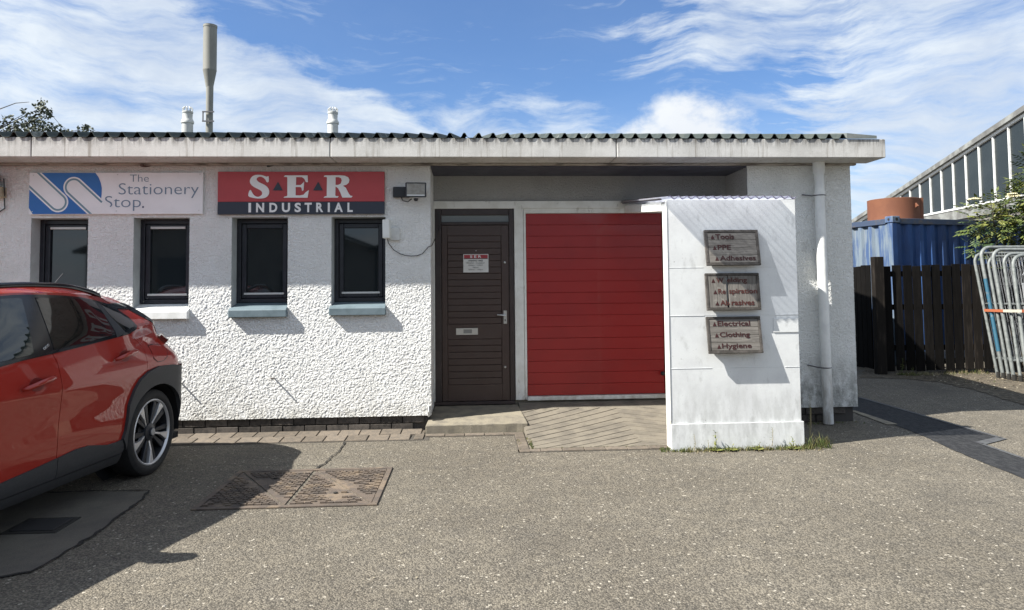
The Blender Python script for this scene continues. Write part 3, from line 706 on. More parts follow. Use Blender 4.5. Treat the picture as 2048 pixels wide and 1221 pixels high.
LT('The', 1172, 1377, 104, 181, m_ltx, bold=-.012); LT('Stationery', 1052, 1926, 198, 360, m_ltx, bold=-.012); LT('Stop', 905, 1295, 338, 500, m_ltx, bold=-.012); LT('.', 1310, 1330, 448, 468, mat('navy_dot', (.01, .03, .09), .5), bold=.03)
for x, y in ((130, 112), (1035, 104), (1935, 100), (125, 505), (1030, 500), (1930, 496)):
    p = L1(x, y); MB().lathe([(0, -.005), (.005, -.004), (.006, 0)], (p.x, p.y, p.z), 8, 'y').build('screw', m_steel, s1)

# red and black sign with relief serif letters
a2, b2 = sign_frame(435.5, 344, 769, 429.5, ys_)
s2 = empty('company_sign', (a2.x, ys_, a2.z), label='red and black sign with white serif letters SER above INDUSTRIAL', cat='sign')
m_sred = mat('sign_red', (.44, .050, .055), .38, c2=(.40, .043, .05), vs=3); m_snavy = mat('sign_navy', (.022, .028, .045), .38); m_sw = mat('sign_letter_white', (.80, .80, .80), .4)
zsp = onY(600, 404, ys_).z
box('red_panel', a2.x, b2.x, ys_-.01, ys_+.027, zsp+.0005, b2.z, m_sred, s2, .002); box('navy_panel', a2.x, b2.x, ys_-.01, ys_+.027, a2.z, zsp-.0005, m_snavy, s2, .002)
def L2(x, y, d=0):
    q = onY(480+x/8.533, 340+y/8.533, ys_); return Vector((q.x, ys_-.0105-d, q.z))
S_ = [(495, 115), (497, 205), (465, 216), (440, 172), (400, 137), (350, 122), (308, 136), (290, 165), (310, 200), (360, 230), (420, 258), (470, 295), (500, 345), (505, 400), (480, 450), (430, 484), (350, 495), (270, 490), (200, 475), (150, 450), (165, 370), (190, 348), (215, 395), (250, 440), (300, 465), (345, 458), (380, 430), (386, 400), (370, 365), (320, 335), (260, 305), (210, 270), (180, 225), (180, 180), (205, 130), (250, 100), (310, 90), (380, 95), (440, 115), (470, 122)]
E_ = [(755, 125), (775, 100), (1160, 100), (1165, 215), (1130, 215), (1105, 160), (1060, 130), (965, 128), (960, 265), (1040, 265), (1070, 240), (1100, 205), (1090, 350), (1065, 365), (1055, 310), (1030, 298), (955, 298), (955, 440), (1030, 442), (1090, 430), (1130, 385), (1180, 350), (1160, 480), (750, 480), (770, 460), (805, 455), (815, 440), (815, 140), (800, 125)]
Ro = [(1435, 125), (1450, 100), (1700, 98), (1790, 105), (1850, 132), (1872, 175), (1860, 225), (1820, 260), (1760, 275), (1810, 310), (1860, 410), (1890, 445), (1925, 450), (1905, 478), (1750, 478), (1735, 440), (1720, 400), (1680, 320), (1635, 290), (1630, 440), (1645, 452), (1690, 455), (1670, 480), (1430, 480), (1455, 458), (1485, 450), (1490, 140), (1475, 125)]
Rh = [(1635, 130), (1635, 265), (1680, 262), (1725, 240), (1742, 190), (1730, 150), (1690, 130)]
rel = lambda x, y, s: L2(x, y, .008 if s else 0)
shape('letter', [smooth_poly(S_, 2)], rel, m_sw, s2); shape('letter', [E_], rel, m_sw, s2); shape('letter', [Ro, Rh], rel, m_sw, s2)
for T in ([(570, 355), (655, 210), (735, 355)], [(1255, 355), (1340, 210), (1420, 355)]): shape('triangle', [T], rel, m_snavy, s2)
pa, pb_ = L2(152, 728), L2(1928, 566)
xs_ = [(152, 195), (282, 418), (508, 642), (722, 860), (938, 1045), (1108, 1230), (1305, 1425), (1503, 1538), (1612, 1760), (1838, 1928)]
F2 = Frame((0, ys_-.0105, 0), (1, 0, 0), (0, 0, 1))
for ch, (xa_, xb_) in zip('INDUSTRIAL', xs_):
    text('letter', ch, F2, L2(xa_, 600).x, L2(xb_, 600).x, L2(600, 728).z, L2(600, 567).z, m_sw, s2, bold=.035, th=.005, d=0)

# ------------------------------------------------------------------ boarded screen with plastic canopy
YK = 6.45
kx0, kx1, kz1 = onY(1335, 420, YK).x, onY(1598, 420, YK).x, onY(1400, 400, YK).z
kx1b = onY(1610, 870, YK).x
kio = empty('boarded_screen', ((kx0+kx1)/2, YK, 0), label='tall white painted boarded screen standing in front of the garage door', cat='screen')
x0k, x1k = 1.812, 3.045
cuts = [.245, .74, 1.222, 1.665, kz1]
for i in range(4):
    MB().box(x0k+.012+random.uniform(-.001, .001), x1k-.004, YK+random.uniform(0, .002), YK+.03, cuts[i]+.0003, cuts[i+1]-.0003).build('board', m_kiosk, kio, bevel=.0006)
for z, xa_, xb_ in ((.742, x0k+.012, x0k+.40), (1.224, x0k+.012, x0k+.34), (1.667, x0k+.012, x0k+.34), (1.224, 2.76, x1k-.004), (.742, 2.90, x1k-.004)): MB().box(xa_, xb_, YK-.0014, YK+.001, z-.0028, z+.0028).build('cover_bead', m_kiosk, kio, bevel=.0015)
MB().box(x0k, x0k+.0115, YK-.004, YK+.125, .02, kz1-.01).box(x0k+.012, x0k+.05, YK+.031, YK+.12, .02, kz1-.02).build('edge_post', m_trim, kio, bevel=.003)
MB().box(x0k+.006, x1k+.014, YK-.014, YK+.10, .0, .243).build('skirting_board', m_kiosk, kio, bevel=.003)
MB().box(x1k-.004, x1k+.010, YK+.032, YW-.002, .02, 2.19).box(x0k+.05, x1k-.005, YK+.031, YK+.09, kz1-.10, kz1-.02).build('side_board', m_kiosk, kio, bevel=.002)
# raised patch boards low on the right
o = MB().box(2.80, x1k-.006, YK-.0045, YK-.0005, 1.06, 1.19).build('patch_board', m_kiosk, kio, bevel=.002)
# canopy: corrugated clear sheet, falling towards the front
def plastic():
    M = bpy.data.materials.new('corrugated_plastic'); M.use_nodes = True; t = NT(M.node_tree); t.n.remove(t.n['Principled BSDF'])
    P = t.new('ShaderNodeNewGeometry').outputs['Position']; n = t.mr(t.noise(P, 5., 5, .6), .3, .7)
    wv = t.mr(t.math('SINE', t.math('MULTIPLY', t.new('ShaderNodeSeparateXYZ', {0: P}).outputs[0], 82.1)), -1, 1, .42, .62)
    tr = t.new('ShaderNodeBsdfTransparent', {0: (.84, .88, .97, 1)}); tl = t.new('ShaderNodeBsdfTranslucent', {0: (.80, .82, .90, 1)})
    gl = t.new('ShaderNodeBsdfPrincipled', {'Base Color': (.23, .23, .32, 1), 'Roughness': .25})
    a_ = t.new('ShaderNodeMixShader', {0: t.math('ADD', wv, t.math('MULTIPLY', n, .15)), 1: tr.outputs[0], 2: tl.outputs[0]}); b_ = t.new('ShaderNodeMixShader', {0: .16, 1: a_.outputs[0], 2: gl.outputs[0]})
    t.l.new(b_.outputs[0], t.n['Material Output'].inputs[0]); return M
m_plas = plastic()
zc0, zc1, yc0, yc1 = 2.262, 2.455, 6.10, 8.17
xcr = 2.885
vs = []; fs = []; cp = .0765; nx_ = int((xcr-(x0k-.07))/cp*8)
for j in range(5):
    y = yc0+(yc1-yc0)*j/4
    for i in range(nx_+1):
        x = x0k-.07+(xcr-(x0k-.07))*i/nx_
        z = zc0+(zc1-zc0)*j/4+.013+.013*math.sin(2*math.pi*(x-x0k)/cp)
        vs.append((x+.02*(j == 4)*0, y, z))
for j in range(4):
    for i in range(nx_): fs.append((j*(nx_+1)+i, j*(nx_+1)+i+1, (j+1)*(nx_+1)+i+1, (j+1)*(nx_+1)+i))
o = MB().add(vs, fs).build('canopy_sheet', m_plas, kio, smooth='all')
vs2 = []; n_ = nx_+1
for k in range(n_): vx, vy, vz = vs[k]; vs2 += [(vx, vy-.001, vz-.0045), (vx, vy-.001, vz+.0035)]
MB().add(vs2+[(a_, b_+.012, c_) for a_, b_, c_ in vs2], [(2*k, 2*k+2, 2*k+3, 2*k+1) for k in range(n_-1)]+[(2*n_+2*k, 2*n_+2*k+1, 2*n_+2*k+3, 2*n_+2*k+2) for k in range(n_-1)]+[(2*k+1, 2*k+3, 2*n_+2*k+3, 2*n_+2*k+1) for k in range(n_-1)]+[(2*k, 2*n_+2*k, 2*n_+2*k+2, 2*k+2) for k in range(n_-1)]).build('canopy_edge', mat('grimy_plastic_edge', (.13, .12, .20), .4, c2=(.24, .23, .31), vs=30), kio)
# verge board (white) and dark capping on the left edge of the canopy
def sl(y, dz=0): return zc0+(zc1-zc0)*(y-yc0)/(yc1-yc0)+dz
x = x0k-.012
ya_, yb_ = YK+.128, 8.13
MB().hexa([(x, ya_, sl(ya_)-.105), (x+.03, ya_, sl(ya_)-.105), (x+.03, yb_, sl(yb_)-.105), (x, yb_, sl(yb_)-.105)], [(x, ya_, sl(ya_)-.022), (x+.03, ya_, sl(ya_)-.022), (x+.03, yb_, sl(yb_)-.022), (x, yb_, sl(yb_)-.022)]).build('verge_board', m_trim, kio, bevel=.003)
m_cap = mat('weathered_capping', (.075, .068, .075), .7, c2=(.13, .12, .12), vs=8)
yb2 = yb_+.04
MB().hexa([(x-.03, YK+.02, sl(YK)+.008), (x+.03, YK+.02, sl(YK)+.008), (x+.03, yb2, sl(yb2)+.012), (x-.03, yb2, sl(yb2)+.012)], [(x-.03, YK+.02, sl(YK)+.030), (x+.03, YK+.02, sl(YK)+.030), (x+.03, yb2, sl(yb2)+.040), (x-.03, yb2, sl(yb2)+.040)]).build('capping_strip', m_cap, kio, bevel=.003)
MB().box(x+.032, xcr-.02, 7.25, 7.30, sl(7.27)-.075, sl(7.27)-.004).box(x+.032, xcr-.02, 8.09, 8.14, sl(8.1)-.08, sl(8.1)-.005).build('rafter', m_trim, kio, bevel=.002)

# wooden product boards hung on the screen
def wood(name, axis):
    M = bpy.data.materials.new(name); M.use_nodes = True; t = NT(M.node_tree); b = t.n['Principled BSDF']
    P = t.new('ShaderNodeNewGeometry').outputs['Position']
    s_ = (2.5, 3, 38) if axis == 'x' else (38, 3, 2.5)
    gr = t.noise(t.mapping(P, s_), 2.2, 6, .65, .6); g2 = t.noise(t.mapping(P, tuple(q*.35 for q in s_)), 2., 5, .6, .8)
    c = t.mix(t.mr(gr, .32, .68), (.105, .097, .088), (.185, .172, .155)); c = t.mix(t.mr(g2, .5, .75), c, (.075, .068, .060))
    c = t.mix(t.mr(t.noise(P, 9., 4, .6), .62, .74), c, (.24, .225, .20))
    t.l.new(c, b.inputs['Base Color']); b.inputs['Roughness'].default_value = .85
    bn = t.new('ShaderNodeBump', {'Height': gr, 'Strength': .6, 'Distance': .004}); t.l.new(bn.outputs[0], b.inputs['Normal']); return M
m_wh, m_wv = wood('weathered_wood_horizontal', 'x'), wood('weathered_wood_upright', 'z')
m_wd = mat('dark_weathered_edge', (.045, .04, .035), .85, c2=(.085, .075, .068), vs=14)
m_brl = mat('carved_red_brown', (.030, .003, .003), .7); m_brl2 = mat('carved_faded_brown', (.062, .012, .008), .7)
def slab_text(word, fr, u0, u1, v0, v1, m_, parent): return text('lettering', word, fr, u0, u1, v0, v1, m_, parent, bold=.018, d=.0016)
def wboard(z1_, z0_, yt, yb, words, kind, label, x0=2.163, x1=2.668):
    ey = Vector((0, yb-yt, z0_-z1_)); hgt = ey.length
    root = empty('wooden_sign', ((x0+x1)/2, yt, z0_), label=label, cat='sign', group='weathered wooden product signs on the white screen')
    f = Frame((x0-.003, yb, z0_), (1, 0, 0), (0, yt-yb, z1_-z0_)); W_ = x1-x0
    def slab(u0, u1, v0, v1, d0, d1, name, m_):
        return MB().hexa([f.P(u0, v0, d0), f.P(u1, v0, d0), f.P(u1, v0, d0-.0001-(d0-d1)), f.P(u0, v0, d1)][::1], [f.P(u0, v1, d0), f.P(u1, v1, d0), f.P(u1, v1, d1), f.P(u0, v1, d1)]).build(name, m_, root, bevel=.0025)
    e_ = .024
    if kind == 'h':
        n = 4
        for k in range(n): slab(e_, W_-e_, e_+(hgt-2*e_)*k/n+.0008, e_+(hgt-2*e_)*(k+1)/n-.0008, random.uniform(-.0015, .0005), -.022, 'plank', m_wh)
    else:
        cs = [(0, .105), (.105, .193), (.212, .31), (.31, .41), (.41, W_)]
        for p_, q_ in cs: slab(max(p_, e_)+.0006, min(q_, W_-e_)-.0006, e_, hgt-e_, random.uniform(-.0015, .0005), -.022, 'plank', m_wv)
    mw = m_wd
    slab(0, W_, 0, e_-.001, .004, -.024, 'rim', mw); slab(0, W_, hgt-e_+.001, hgt, .004, -.024, 'rim', mw)
    slab(0, e_-.001, e_, hgt-e_, .004, -.024, 'rim', mw); slab(W_-e_+.001, W_, e_, hgt-e_, .004, -.024, 'rim', mw)
    for i, (parts, wsc) in enumerate(words):
        vc = hgt*(.80-.305*i); u = .055+.012*i; hh = .020
        tri_ = MB().add([f.P(u, vc-hh, .0018), f.P(u+.036, vc-hh, .0018), f.P(u+.018, vc+hh, .0018)], [(0, 1, 2)]).build('triangle_mark', m_brl, root)
        u += .045
        for (w_, du, wd, desc) in parts:
            slab_text(w_, f, u+du, u+du+wd, vc-hh-(.011 if desc else 0), vc+.027, m_brl if kind == 'h' else m_brl2, root)
    # hanging battens to the screen
    slab(.05, W_-.05, hgt*.06, hgt*.14, -.0245, -.0245-max(.004, (YK-yb)*.86-.022), 'batten', mw)
    return root
wboard(2.012, 1.683, 6.424, 6.362, [([('Tools', 0, .175, 0)], 1), ([('PPE', 0, .125, 0)], 1), ([('Adhesives', 0, .335, 0)], 1)], 'h', 'topmost weathered grey wooden sign reading Tools, PPE and Adhesives')
wboard(1.612, 1.272, 6.426, 6.385, [([('W', 0, .070, 0), ('elding', .100, .190, 1)], 1), ([('Re', 0, .07, 0), ('spiration', .100, .265, 1)], 1), ([('Ab', 0, .085, 0), ('rasives', .105, .215, 0)], 1)], 'v', 'middle wooden sign split down its planks reading Welding, Respiration and Abrasives')
wboard(1.213, .882, 6.424, 6.362, [([('Electrical', 0, .305, 0)], 1), ([('Clothing', 0, .28, 1)], 1), ([('Hygiene', 0, .275, 1)], 1)], 'h', 'lowest weathered grey wooden sign reading Electrical, Clothing and Hygiene')

# ------------------------------------------------------------------ downpipe
dp = empty('downpipe', (3.86, YW-.13, 0), label='white painted plastic downpipe on the right-hand pillar', cat='pipe')
pt, pbm = onY(1636, 322, YW-.10), onY(1656, 838, YW-.10)
m_pipe = mat('painted_pipe', (.76, .77, .75), .45, c2=(.66, .67, .66), vs=6, dirt=((.33, .31, .28), 11., .60, .72, .6, (1, 1, .25)), grime=((.30, .27, .23), .85, .2, .8, (14, 14, 4)))
px_ = (pt.x+pbm.x)/2
MB().tube([(pt.x+.005, YW-.10, 2.86), (pt.x+.006, YW-.10, 2.1), (px_+.0, YW-.105, 1.2), (pbm.x, YW-.11, .01)], [.052, .052, .052, .052], 20).build('pipe', m_pipe, dp, smooth=True)
MB().tube([(pt.x+.005, YW-.10, 2.845), (pt.x+.006, YW-.10, 2.70)], .062, 20).build('socket', m_pipe, dp, smooth=True)
MB().tube([(pt.x+.006, YW-.10, 2.50), (pt.x+.006, YW-.10, 2.44)], .058, 20).build('socket', m_pipe, dp, smooth=True)
m_brk = mat('dark_bracket', (.10, .10, .11), .6)
for z, x in ((2.462, pt.x+.006), (.605, pbm.x-.01)):
    MB().tube([(x-.155, YW-.01, z+.02), (x-.075, YW-.07, z), (x-.058, YW-.10, z)], .007, 6).tube([(x+.058*math.cos(k*.35-.6*0), YW-.10+.058*math.sin(-k*.35), z) for k in range(0, 10)], .0065, 6).build('bracket', m_brk, dp)

# ------------------------------------------------------------------ lights, boxes, cable
def floodlight(x, z, rz_, label, yb=YW):
    t = empty('floodlight', (x, yb, z), rz_, label, 'floodlight')
    B = lambda: MB()
    B().box(-.085, .085, -.06, -.002, -.06, .05).build('junction_box', m_blackp, t, local=True, bevel=.006)
    B().tube([(.05, -.05, 0), (.07, -.10, .0), (.15, -.12, .01)], .014, 8).build('arm', m_blackp, t, local=True)
    h = B().hexa([(.045, -.21, -.082), (.265, -.21, -.082), (.235, -.12, -.05), (.075, -.12, -.05)], [(.045, -.185, .082), (.265, -.185, .082), (.235, -.12, .06), (.075, -.12, .06)]).build('lamp_housing', m_blackp, t, local=True, bevel=.006)
    B().hexa([(.062, -.2145, -.066), (.248, -.2145, -.066), (.248, -.2075, -.066), (.062, -.2075, -.066)], [(.062, -.1925, .066), (.248, -.1925, .066), (.248, -.1855, .066), (.062, -.1855, .066)]).build('lamp_glass', mat('lamp_glass', (.20, .18, .145), .2, .2, c2=(.27, .25, .21), vs=14, coords='obj'), h, local=True)
    B().box(.064, .246, -.2165, -.2095, -.066, -.052).build('reflector_lip', m_alu, h, local=True)
    B().lathe([(0, -.020), (.014, -.017), (.022, -.006), (.022, .012), (0, .018)], (.155, -.175, -.098), 14, 'z').build('motion_sensor', m_blackp, t, local=True, smooth=True)
    B().tube([(.0, -.05, -.06), (.02, -.07, -.10), (.07, -.08, -.112), (.11, -.11, -.085)], .006, 6).build('lead', m_blackp, t, local=True)
    return t
f1 = floodlight(-.725, 2.52, R(4), 'black floodlight with motion sensor between the red sign and the door bay')
f2 = floodlight(-4.86, 2.66, R(-38), 'black floodlight at the left edge beside the white sign')
o = MB().box(-4.93, -4.755, YW-.10, YW-.004, 2.465, 2.575).build('junction_box', mat('cream_box', (.42, .38, .27), .6, c2=(.33, .29, .2), vs=9), None, bevel=.006); tag(o, 'cream junction box below the leftmost floodlight', 'box')
o = MB().tube([(-4.76, YW-.05, 2.66), (-4.742, YW-.07, 2.58), (-4.745, YW-.05, 2.50), (-4.77, YW-.02, 2.46), (-4.765, YW-.015, 2.36), (-4.85, YW-.015, 2.30)], .006, 6).build('cable', m_blackp, None, smooth=True); tag(o, 'black cable hanging under the leftmost floodlight', 'cable')
for px, lab, r_, yq in ((287, 'small brown pipe stub under the eaves above the white sign', .022, .08), (535, 'small black pipe stub under the eaves above the red sign', .018, .04)):
    p = onY(px, 331, YW-.05); t = MB().tube([(p.x+.05, YW+.0, p.z+.015), (p.x+.01, YW-.03, p.z), (p.x-.008, YW-yq, p.z-.004)], r_*.8, 12).build('pipe_stub', mat('brown_plastic', (.09, .055, .045), .5) if px == 287 else m_blackp, None, smooth=True); tag(t, lab, 'pipe')
p0, p1 = onY(764, 438, YW-.11), onY(779, 477, YW-.11)
al = empty('wall_alarm_box', ((p0.x+p1.x)/2, YW, p1.z), label='tall narrow white box jutting from the wall at the right-hand window corner', cat='box')
MB().hexa([(p0.x+.004, YW-.11, p1.z), (p1.x, YW-.11, p1.z+.003), (p1.x+.01, YW-.002, p1.z+.003), (p0.x+.03, YW-.002, p1.z)], [(p0.x, YW-.10, p0.z-.008), (p1.x-.008, YW-.10, p0.z), (p1.x, YW-.002, p0.z), (p0.x+.03, YW-.002, p0.z)]).build('casing', m_trim, al, bevel=.005)
MB().lathe([(.012, 0), (.012, .012), (.005, .02), (0, .022)], ((p0.x+p1.x)/2+.01, YW-.08, p0.z-.004), 8).build('cap', m_trim, al)
o = pbox('junction_plate', 780, 456, 799, 481, YW-.035, .032, mat('grey_white_box', (.60, .61, .60), .6, c2=(.50, .51, .50), vs=12), None, .003); tag(o, 'flat grey-white square box beside the tall narrow one', 'box')
cpts = [(775, 478, .06), (777, 487, .03), (787, 500, .02), (800, 508, .02), (812, 511.5, .02), (822, 512.5, .02), (834, 512, .02), (845, 508, .02), (857, 494, .02)]
P = [onY(x, y, YW-d) for x, y, d in cpts]; P = [Vector((q.x, q.y, q.z)) for q in P]+[Vector((-.405, YW-.01, 1.945)), Vector((-.395, 7.9, 2.02)), onY(878, 455, YR-.03), onY(879, 440, YR-.03), onY(875, 422, YR-.02)]
o = MB().tube(P, .0042, 6).build('cable', m_blackp, None, smooth=True); tag(o, 'thin black cable looping from the white box to the door frame', 'cable')
# old bracket pin and its rod in the wall
p = onY(549, 757, YW); o = MB().tube([(p.x, YW+.01, p.z), (p.x-.01, YW-.05, p.z+.005), (p.x-.02, YW-.085, p.z+.014)], .008, 6).build('wall_pin', mat('pin_rust', (.25, .23, .21), .8), None); tag(o, 'short bent metal pin sticking out of the lower white wall', 'pin')
p = onY(365, 768, YW); o = MB().tube([(p.x, YW+.01, p.z), (p.x-.02, YW-.07, p.z+.012)], .008, 6).build('wall_pin', mat('pin_rust', (.25, .23, .21), .8), None); tag(o, 'short metal pin in the wall just behind the red car', 'pin')
# boot scraper on the door jamb
o = MB().box(-.452, -.425, YW-.03, YW-.005, .16, .27).tube([(-.44, YW-.035, .155), (-.44, YW-.06, .21), (-.44, YW-.035, .265)], .008, 6).build('door_hook', mat('galvanised', (.42, .43, .43), .5, .6), None, bevel=.002); tag(o, 'small grey metal hook at the foot of the wall corner by the step', 'hook')

# ------------------------------------------------------------------ flues on the roof
m_flue = mat('grey_flue', (.26, .26, .23), .7, c2=(.19, .19, .17), vs=3, stretch=(1, 1, .3), fine=.05)
t = empty('flue_pipe', (-3.96, 11, 3.8), label='tall grey flue pipe with a wider cylindrical top', cat='flue')
MB().lathe([(.052, 3.4), (.052, 4.30), (.054, 4.62)], (-3.965, 11, 0), 24).build('pipe', m_flue, t, smooth=True)
MB().lathe([(.054, 4.60), (.098, 4.85), (.101, 4.86), (.099, 4.87), (.099, 5.52), (.103, 5.525), (.103, 5.56), (.085, 5.56), (.085, 5.3)], (-3.968, 11, 0), 28).build('flue_head', m_flue, t, smooth=True)
MB().box(-4.045, -4.03, 10.93, 10.945, 4.05, 4.21).box(-4.045, -3.87, 10.92, 10.935, 4.045, 4.065).box(-4.045, -3.87, 10.92, 10.935, 4.19, 4.21).build('strap', m_brk, t)
m_pot = mat('white_terminal', (.55, .56, .54), .6, c2=(.42, .43, .42), vs=5, fine=.04)
def terminal(x, label):
    t = empty('roof_terminal', (x, 11, 3.75), label=label, cat='roof vent', group='crown-topped white vent terminals on the roof')
    MB().lathe([(.080, 3.3), (.080, 4.03), (.092, 4.035), (.094, 4.06), (.082, 4.085), (.070, 4.11), (.072, 4.185), (.078, 4.19), (.080, 4.215), (.066, 4.225), (0, 4.225)], (x, 11, 0), 24).build('body', m_pot, t, smooth=True)
    for k in range(9):
        a = 2*math.pi*k/9; MB().tube([(x+.068*math.cos(a), 11+.068*math.sin(a), 4.22), (x+.072*math.cos(a), 11+.072*math.sin(a), 4.262), (x+.045*math.cos(a), 11+.045*math.sin(a), 4.288)], .0085, 6).build('crown_prong', m_pot, t)
    return t
terminal(-4.29, 'white crown-topped roof vent just left of the tall grey flue'); terminal(-2.10, 'white crown-topped roof vent standing alone above the red sign')
# ------------------------------------------------------------------ car (built in its own frame: x towards the tail, -y is the near flank)
def interp(x, P):
    if x <= P[0][0]: return P[0][1]
    for (a, b), (c, d) in zip(P, P[1:]):
        if x <= c: return b+(d-b)*(x-a)/(c-a)
    return P[-1][1]
WL=[(.15,.80),(.22,.865),(.32,.90),(.42,.905),(.52,.908),(.62,.906),(.70,.909),(.80,.920),(.86,.930),(.9,.927),(1.0,.908),(1.1,.885),(1.3,.84)]
ZR=[(-3.4,.70),(-3.3,.86),(-3.1,.96),(-2.7,1.06),(-2.35,1.12),(-2.1,1.27),(-1.8,1.40),(-1.55,1.465),(-1.3,1.495),(-1.0,1.503),(-.7,1.497),(-.4,1.475),(-.1,1.445),(.1,1.425),(.3,1.407),(.44,1.395)]
def wu(u): return u-.102 if u<-1.5 else (u*1.068 if u<.25 else u+.017)
def wz(u,z): return z-max(min(u,0),-1.6)*max(0,1.45-z)*.017
ZR=[(wu(a),b) for a,b in ZR]
def sm(x,P,h): return (interp(x-h,P)+2*interp(x,P)+interp(x+h,P))/4
def belt(s): return min(1.225+.108*s,1.235)
def wr(s): return interp(s,[(-3.5,.80),(-2.45,.80),(-2.1,.70),(-1.7,.635),(-1.25,.63),(-.6,.62),(-.2,.57),(.1,.495),(.46,.36)])
def zr(s): return sm(s,ZR,.06)
def ss(t): t=max(0,min(1,t)); return t*t*(3-2*t)
def Wb(s,z):
    b=min(belt(s),zr(s))
    if z<=b or zr(s)-b<.05: w_=sm(z,WL,.03)
    else:
        wb=sm(b,WL,.03); t=(z-b)/(zr(s)-b); w_=wb+(wr(s)-wb)*(t**1.08)
    return w_-.13*ss((s+.45)/.75)*ss((z-.92)/.22)*(1-.5*ss((z-1.2)/.2))
SE=[(.15,.62),(.3,.73),(.5,.79),(.7,.79),(.85,.755),(1.0,.70),(1.1,.64),(1.2,.56),(1.3,.545),(1.4,.57),(1.5,.53)]
SA=[(.15,.5),(.7,.52),(1.0,.5),(1.15,.42),(1.3,.33),(1.5,.25)]
FE=[(.15,-3.40),(.4,-3.52),(.7,-3.53),(.85,-3.50),(1.0,-3.4),(1.5,-3.3)]; FA=.55
def surf(u,z):
    se=sm(z,SE,.05); a=sm(z,SA,.05); s0=se-a
    if u>s0:
        th=min((u-s0)/a,math.pi/2); return s0+a*math.sin(th),Wb(s0,z)*math.cos(th)
    f0=sm(z,FE,.05)+FA
    if u<f0:
        th=min((f0-u)/FA,math.pi/2); return f0-FA*math.sin(th),Wb(max(f0,-3.),z)*math.cos(th)
    return u,Wb(u,z)
def umax(z): a=sm(z,SA,.05); return sm(z,SE,.05)-a+a*math.pi/2
def umin(z): return sm(z,FE,.05)+FA-FA*math.pi/2
def UM(z): return umax(z)+.1
def UN(z): return umin(z)-.1
def spt(u, z, sd=1, off=0.):
    s, w_ = surf(u, z)
    if not off: return Vector((s, -w_*sd, z))
    e = .004; a = Vector((*surf(u+e, z), z)); b = Vector((*surf(u-e, z), z)); c = Vector((*surf(u, z+e), z+e)); d = Vector((*surf(u, z-e), z-e))
    n = (a-b).cross(c-d)
    if n.length < 1e-9: n = Vector((1, 0, 0))
    n.normalize(); n = Vector((n.x, n.y, n.z)); 
    if n.y < 0 and abs(n.y) > .02: n = -n
    elif abs(n.y) <= .02: n = Vector((1 if u > -1 else -1, 0, 0))
    p = Vector((s, w_, z))+n*off; return Vector((p.x, -p.y*sd, p.z))
def inset(P, d):
    n = len(P); ar = sum(P[i][0]*P[(i+1) % n][1]-P[(i+1) % n][0]*P[i][1] for i in range(n)); sg = 1 if ar > 0 else -1; out = []
    for i in range(n):
        a, b, c = Vector(P[i-1]), Vector(P[i]), Vector(P[(i+1) % n]); t1 = (b-a).normalized(); t2 = (c-b).normalized()
        nn = Vector((-t1.y-t2.y, t1.x+t2.x))
        if nn.length < 1e-6: out.append(P[i]); continue
        nn.normalize(); k = d/max(.5, nn.dot(Vector((-t1.y, t1.x)))); q = b+nn*k*sg; out.append((q.x, q.y))
    return out
